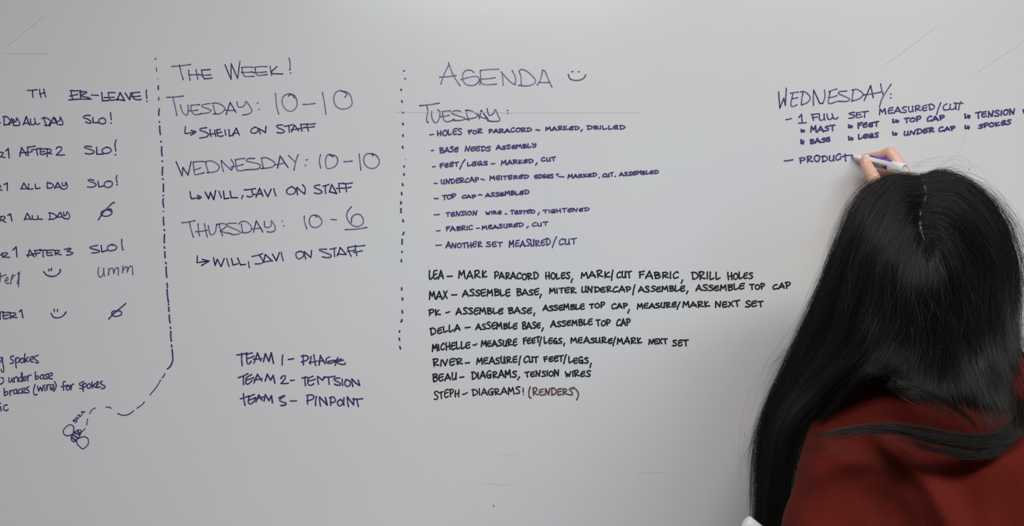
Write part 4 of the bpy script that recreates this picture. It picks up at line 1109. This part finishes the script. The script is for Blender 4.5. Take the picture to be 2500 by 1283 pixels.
T0 = P(2080, 381, -.0006); T1 = P(2208, 414, -.084)
mk = empty('marker', tuple(T0))
tag(mk, 'white dry-erase marker with purple label, uncapped, held in the right hand and writing', 'marker', 'white dry-erase markers')
AX = (T1 - T0); ML = AX.length
Fm = frame_of(T0, AX)
R = .0088
link('barrel', lathe(Fm, [(.022, 0), (.022, .0060), (.026, .0078), (.030, R * .98), (.034, R), (ML - .022, R), (ML - .0215, R * 1.035), (ML - .0012, R * 1.035), (ML, R * .96), (ML, R * .80), (ML - .0012, R * .74), (ML - .0008, R * .5), (ML - .001, 0)]), M_WP, mk, True)
link('neck', lathe(Fm, [(.0035, 0), (.0035, .0026), (.005, .0032), (.0224, .0042), (.0224, 0)]), M_WP, mk, True)
link('nib', lathe(Fm, [(0, 0), (.0004, .0012), (.002, .0022), (.0038, .0026), (.0038, 0)], 20), M_NIB, mk, True)
# where the camera side and top of the barrel are, as angles round the axis
def ang_of(vec):
    d = AX.normalized(); u = Vector((0, 0, 1)) - d * d.z; u.normalize(); v = d.cross(u)
    q = Vector(vec); return math.atan2(q.dot(v), q.dot(u))
aT = ang_of((0, -.75, 1)); aB = ang_of((0, -1, -.45))
sgn = 1 if ((aB - aT + math.pi) % (2 * math.pi) - math.pi) > 0 else -1
link('label', band(Fm, .034, ML - .024, R + .0003, aT - sgn * .80, aT + sgn * .38, sk=.004 * sgn), M_PL, mk, True)['label'] = 'purple printed band'
link('label', band(Fm, .040, ML - .025, R + .0003, aB - sgn * .38, aB + sgn * .45), M_PD, mk, True)['label'] = 'dark purple band with small white print'


def print_on(F, parent, r, t0, t1, a0, a1, strokes, wd, name='printing'):
    """raised print on a barrel: strokes in a 0..1 box"""
    bm = bmesh.new()
    for sm, p in strokes:
        q = [(t0 + (t1 - t0) * x, a0 + (a1 - a0) * y) for x, y in p]
        for (ta, aa), (tb, ab) in zip(q, q[1:]):
            dx, dy = tb - ta, (ab - aa) * r
            L = math.hypot(dx, dy) or 1e-6
            nx, ny = -dy / L * wd / 2, dx / L * wd / 2 / r
            vs = [bm.verts.new(F(t, r, a)) for t, a in ((ta + nx, aa + ny), (tb + nx, ab + ny), (tb - nx, ab - ny), (ta - nx, aa - ny))]
            bm.faces.new(vs)
    link(name, bm_mesh(bm), M_WP, parent)


scr = parse("0,.2 .02,.9;.02,.1 .1,.1 .03,.5;.14,.2 .15,.9 .2,.9 .22,.2;.26,.1 .27,.9;.33,.2 .36,.9;.3,.3 .4,.3;.46,.1 .46,.9 .52,.9;.46,.5 .52,.5;.6,.2 .6,.9;.6,.4 .7,.2;.74,.3 .76,.9 .82,.6 .74,.3;.88,.1 .88,.9 .98,.9")
print_on(Fm, mk, R + .00045, .046, .088, aT - sgn * .45, aT + sgn * .1, scr, .0007)
box = parse("0,0 1,0 1,1 0,1 0,0;.1,.35 .9,.35;.1,.7 .8,.7")
print_on(Fm, mk, R + .00045, ML - .056, ML - .028, aB - sgn * .25, aB + sgn * .3, box, .0005)
emb = parse("0,.1 .5,1 1,.1 0,.1;.5,.1 .5,1;.2,.5 .8,.5")
print_on(Fm, mk, R + .00045, ML - .066, ML - .059, aB - sgn * .2, aB + sgn * .2, emb, .0007)
# embossed mark on the butt of the barrel
F_end = frame_of(T1, AX)

mk2 = empty('marker', tuple(A2))
tag(mk2, 'white marker end poking up beside the long hair, held in the left hand', 'marker', 'white dry-erase markers')
F2 = frame_of(A2, D2)
link('barrel', lathe(F2, [(0, 0), (0, R * .78), (.0006, R * .92), (.002, R * 1.03), (.021, R * 1.03), (.0215, R), (.100, R), (.101, R * .9), (.101, 0)]), M_WP, mk2, True)
link('cap', lathe(F2, [(.1012, 0), (.1012, R * 1.04), (.128, R), (.134, R * .8), (.136, 0)]), M_PL, mk2, True)
link('label', band(F2, .030, .095, R + .0003, -1.2, 1.2), M_PL, mk2, True)
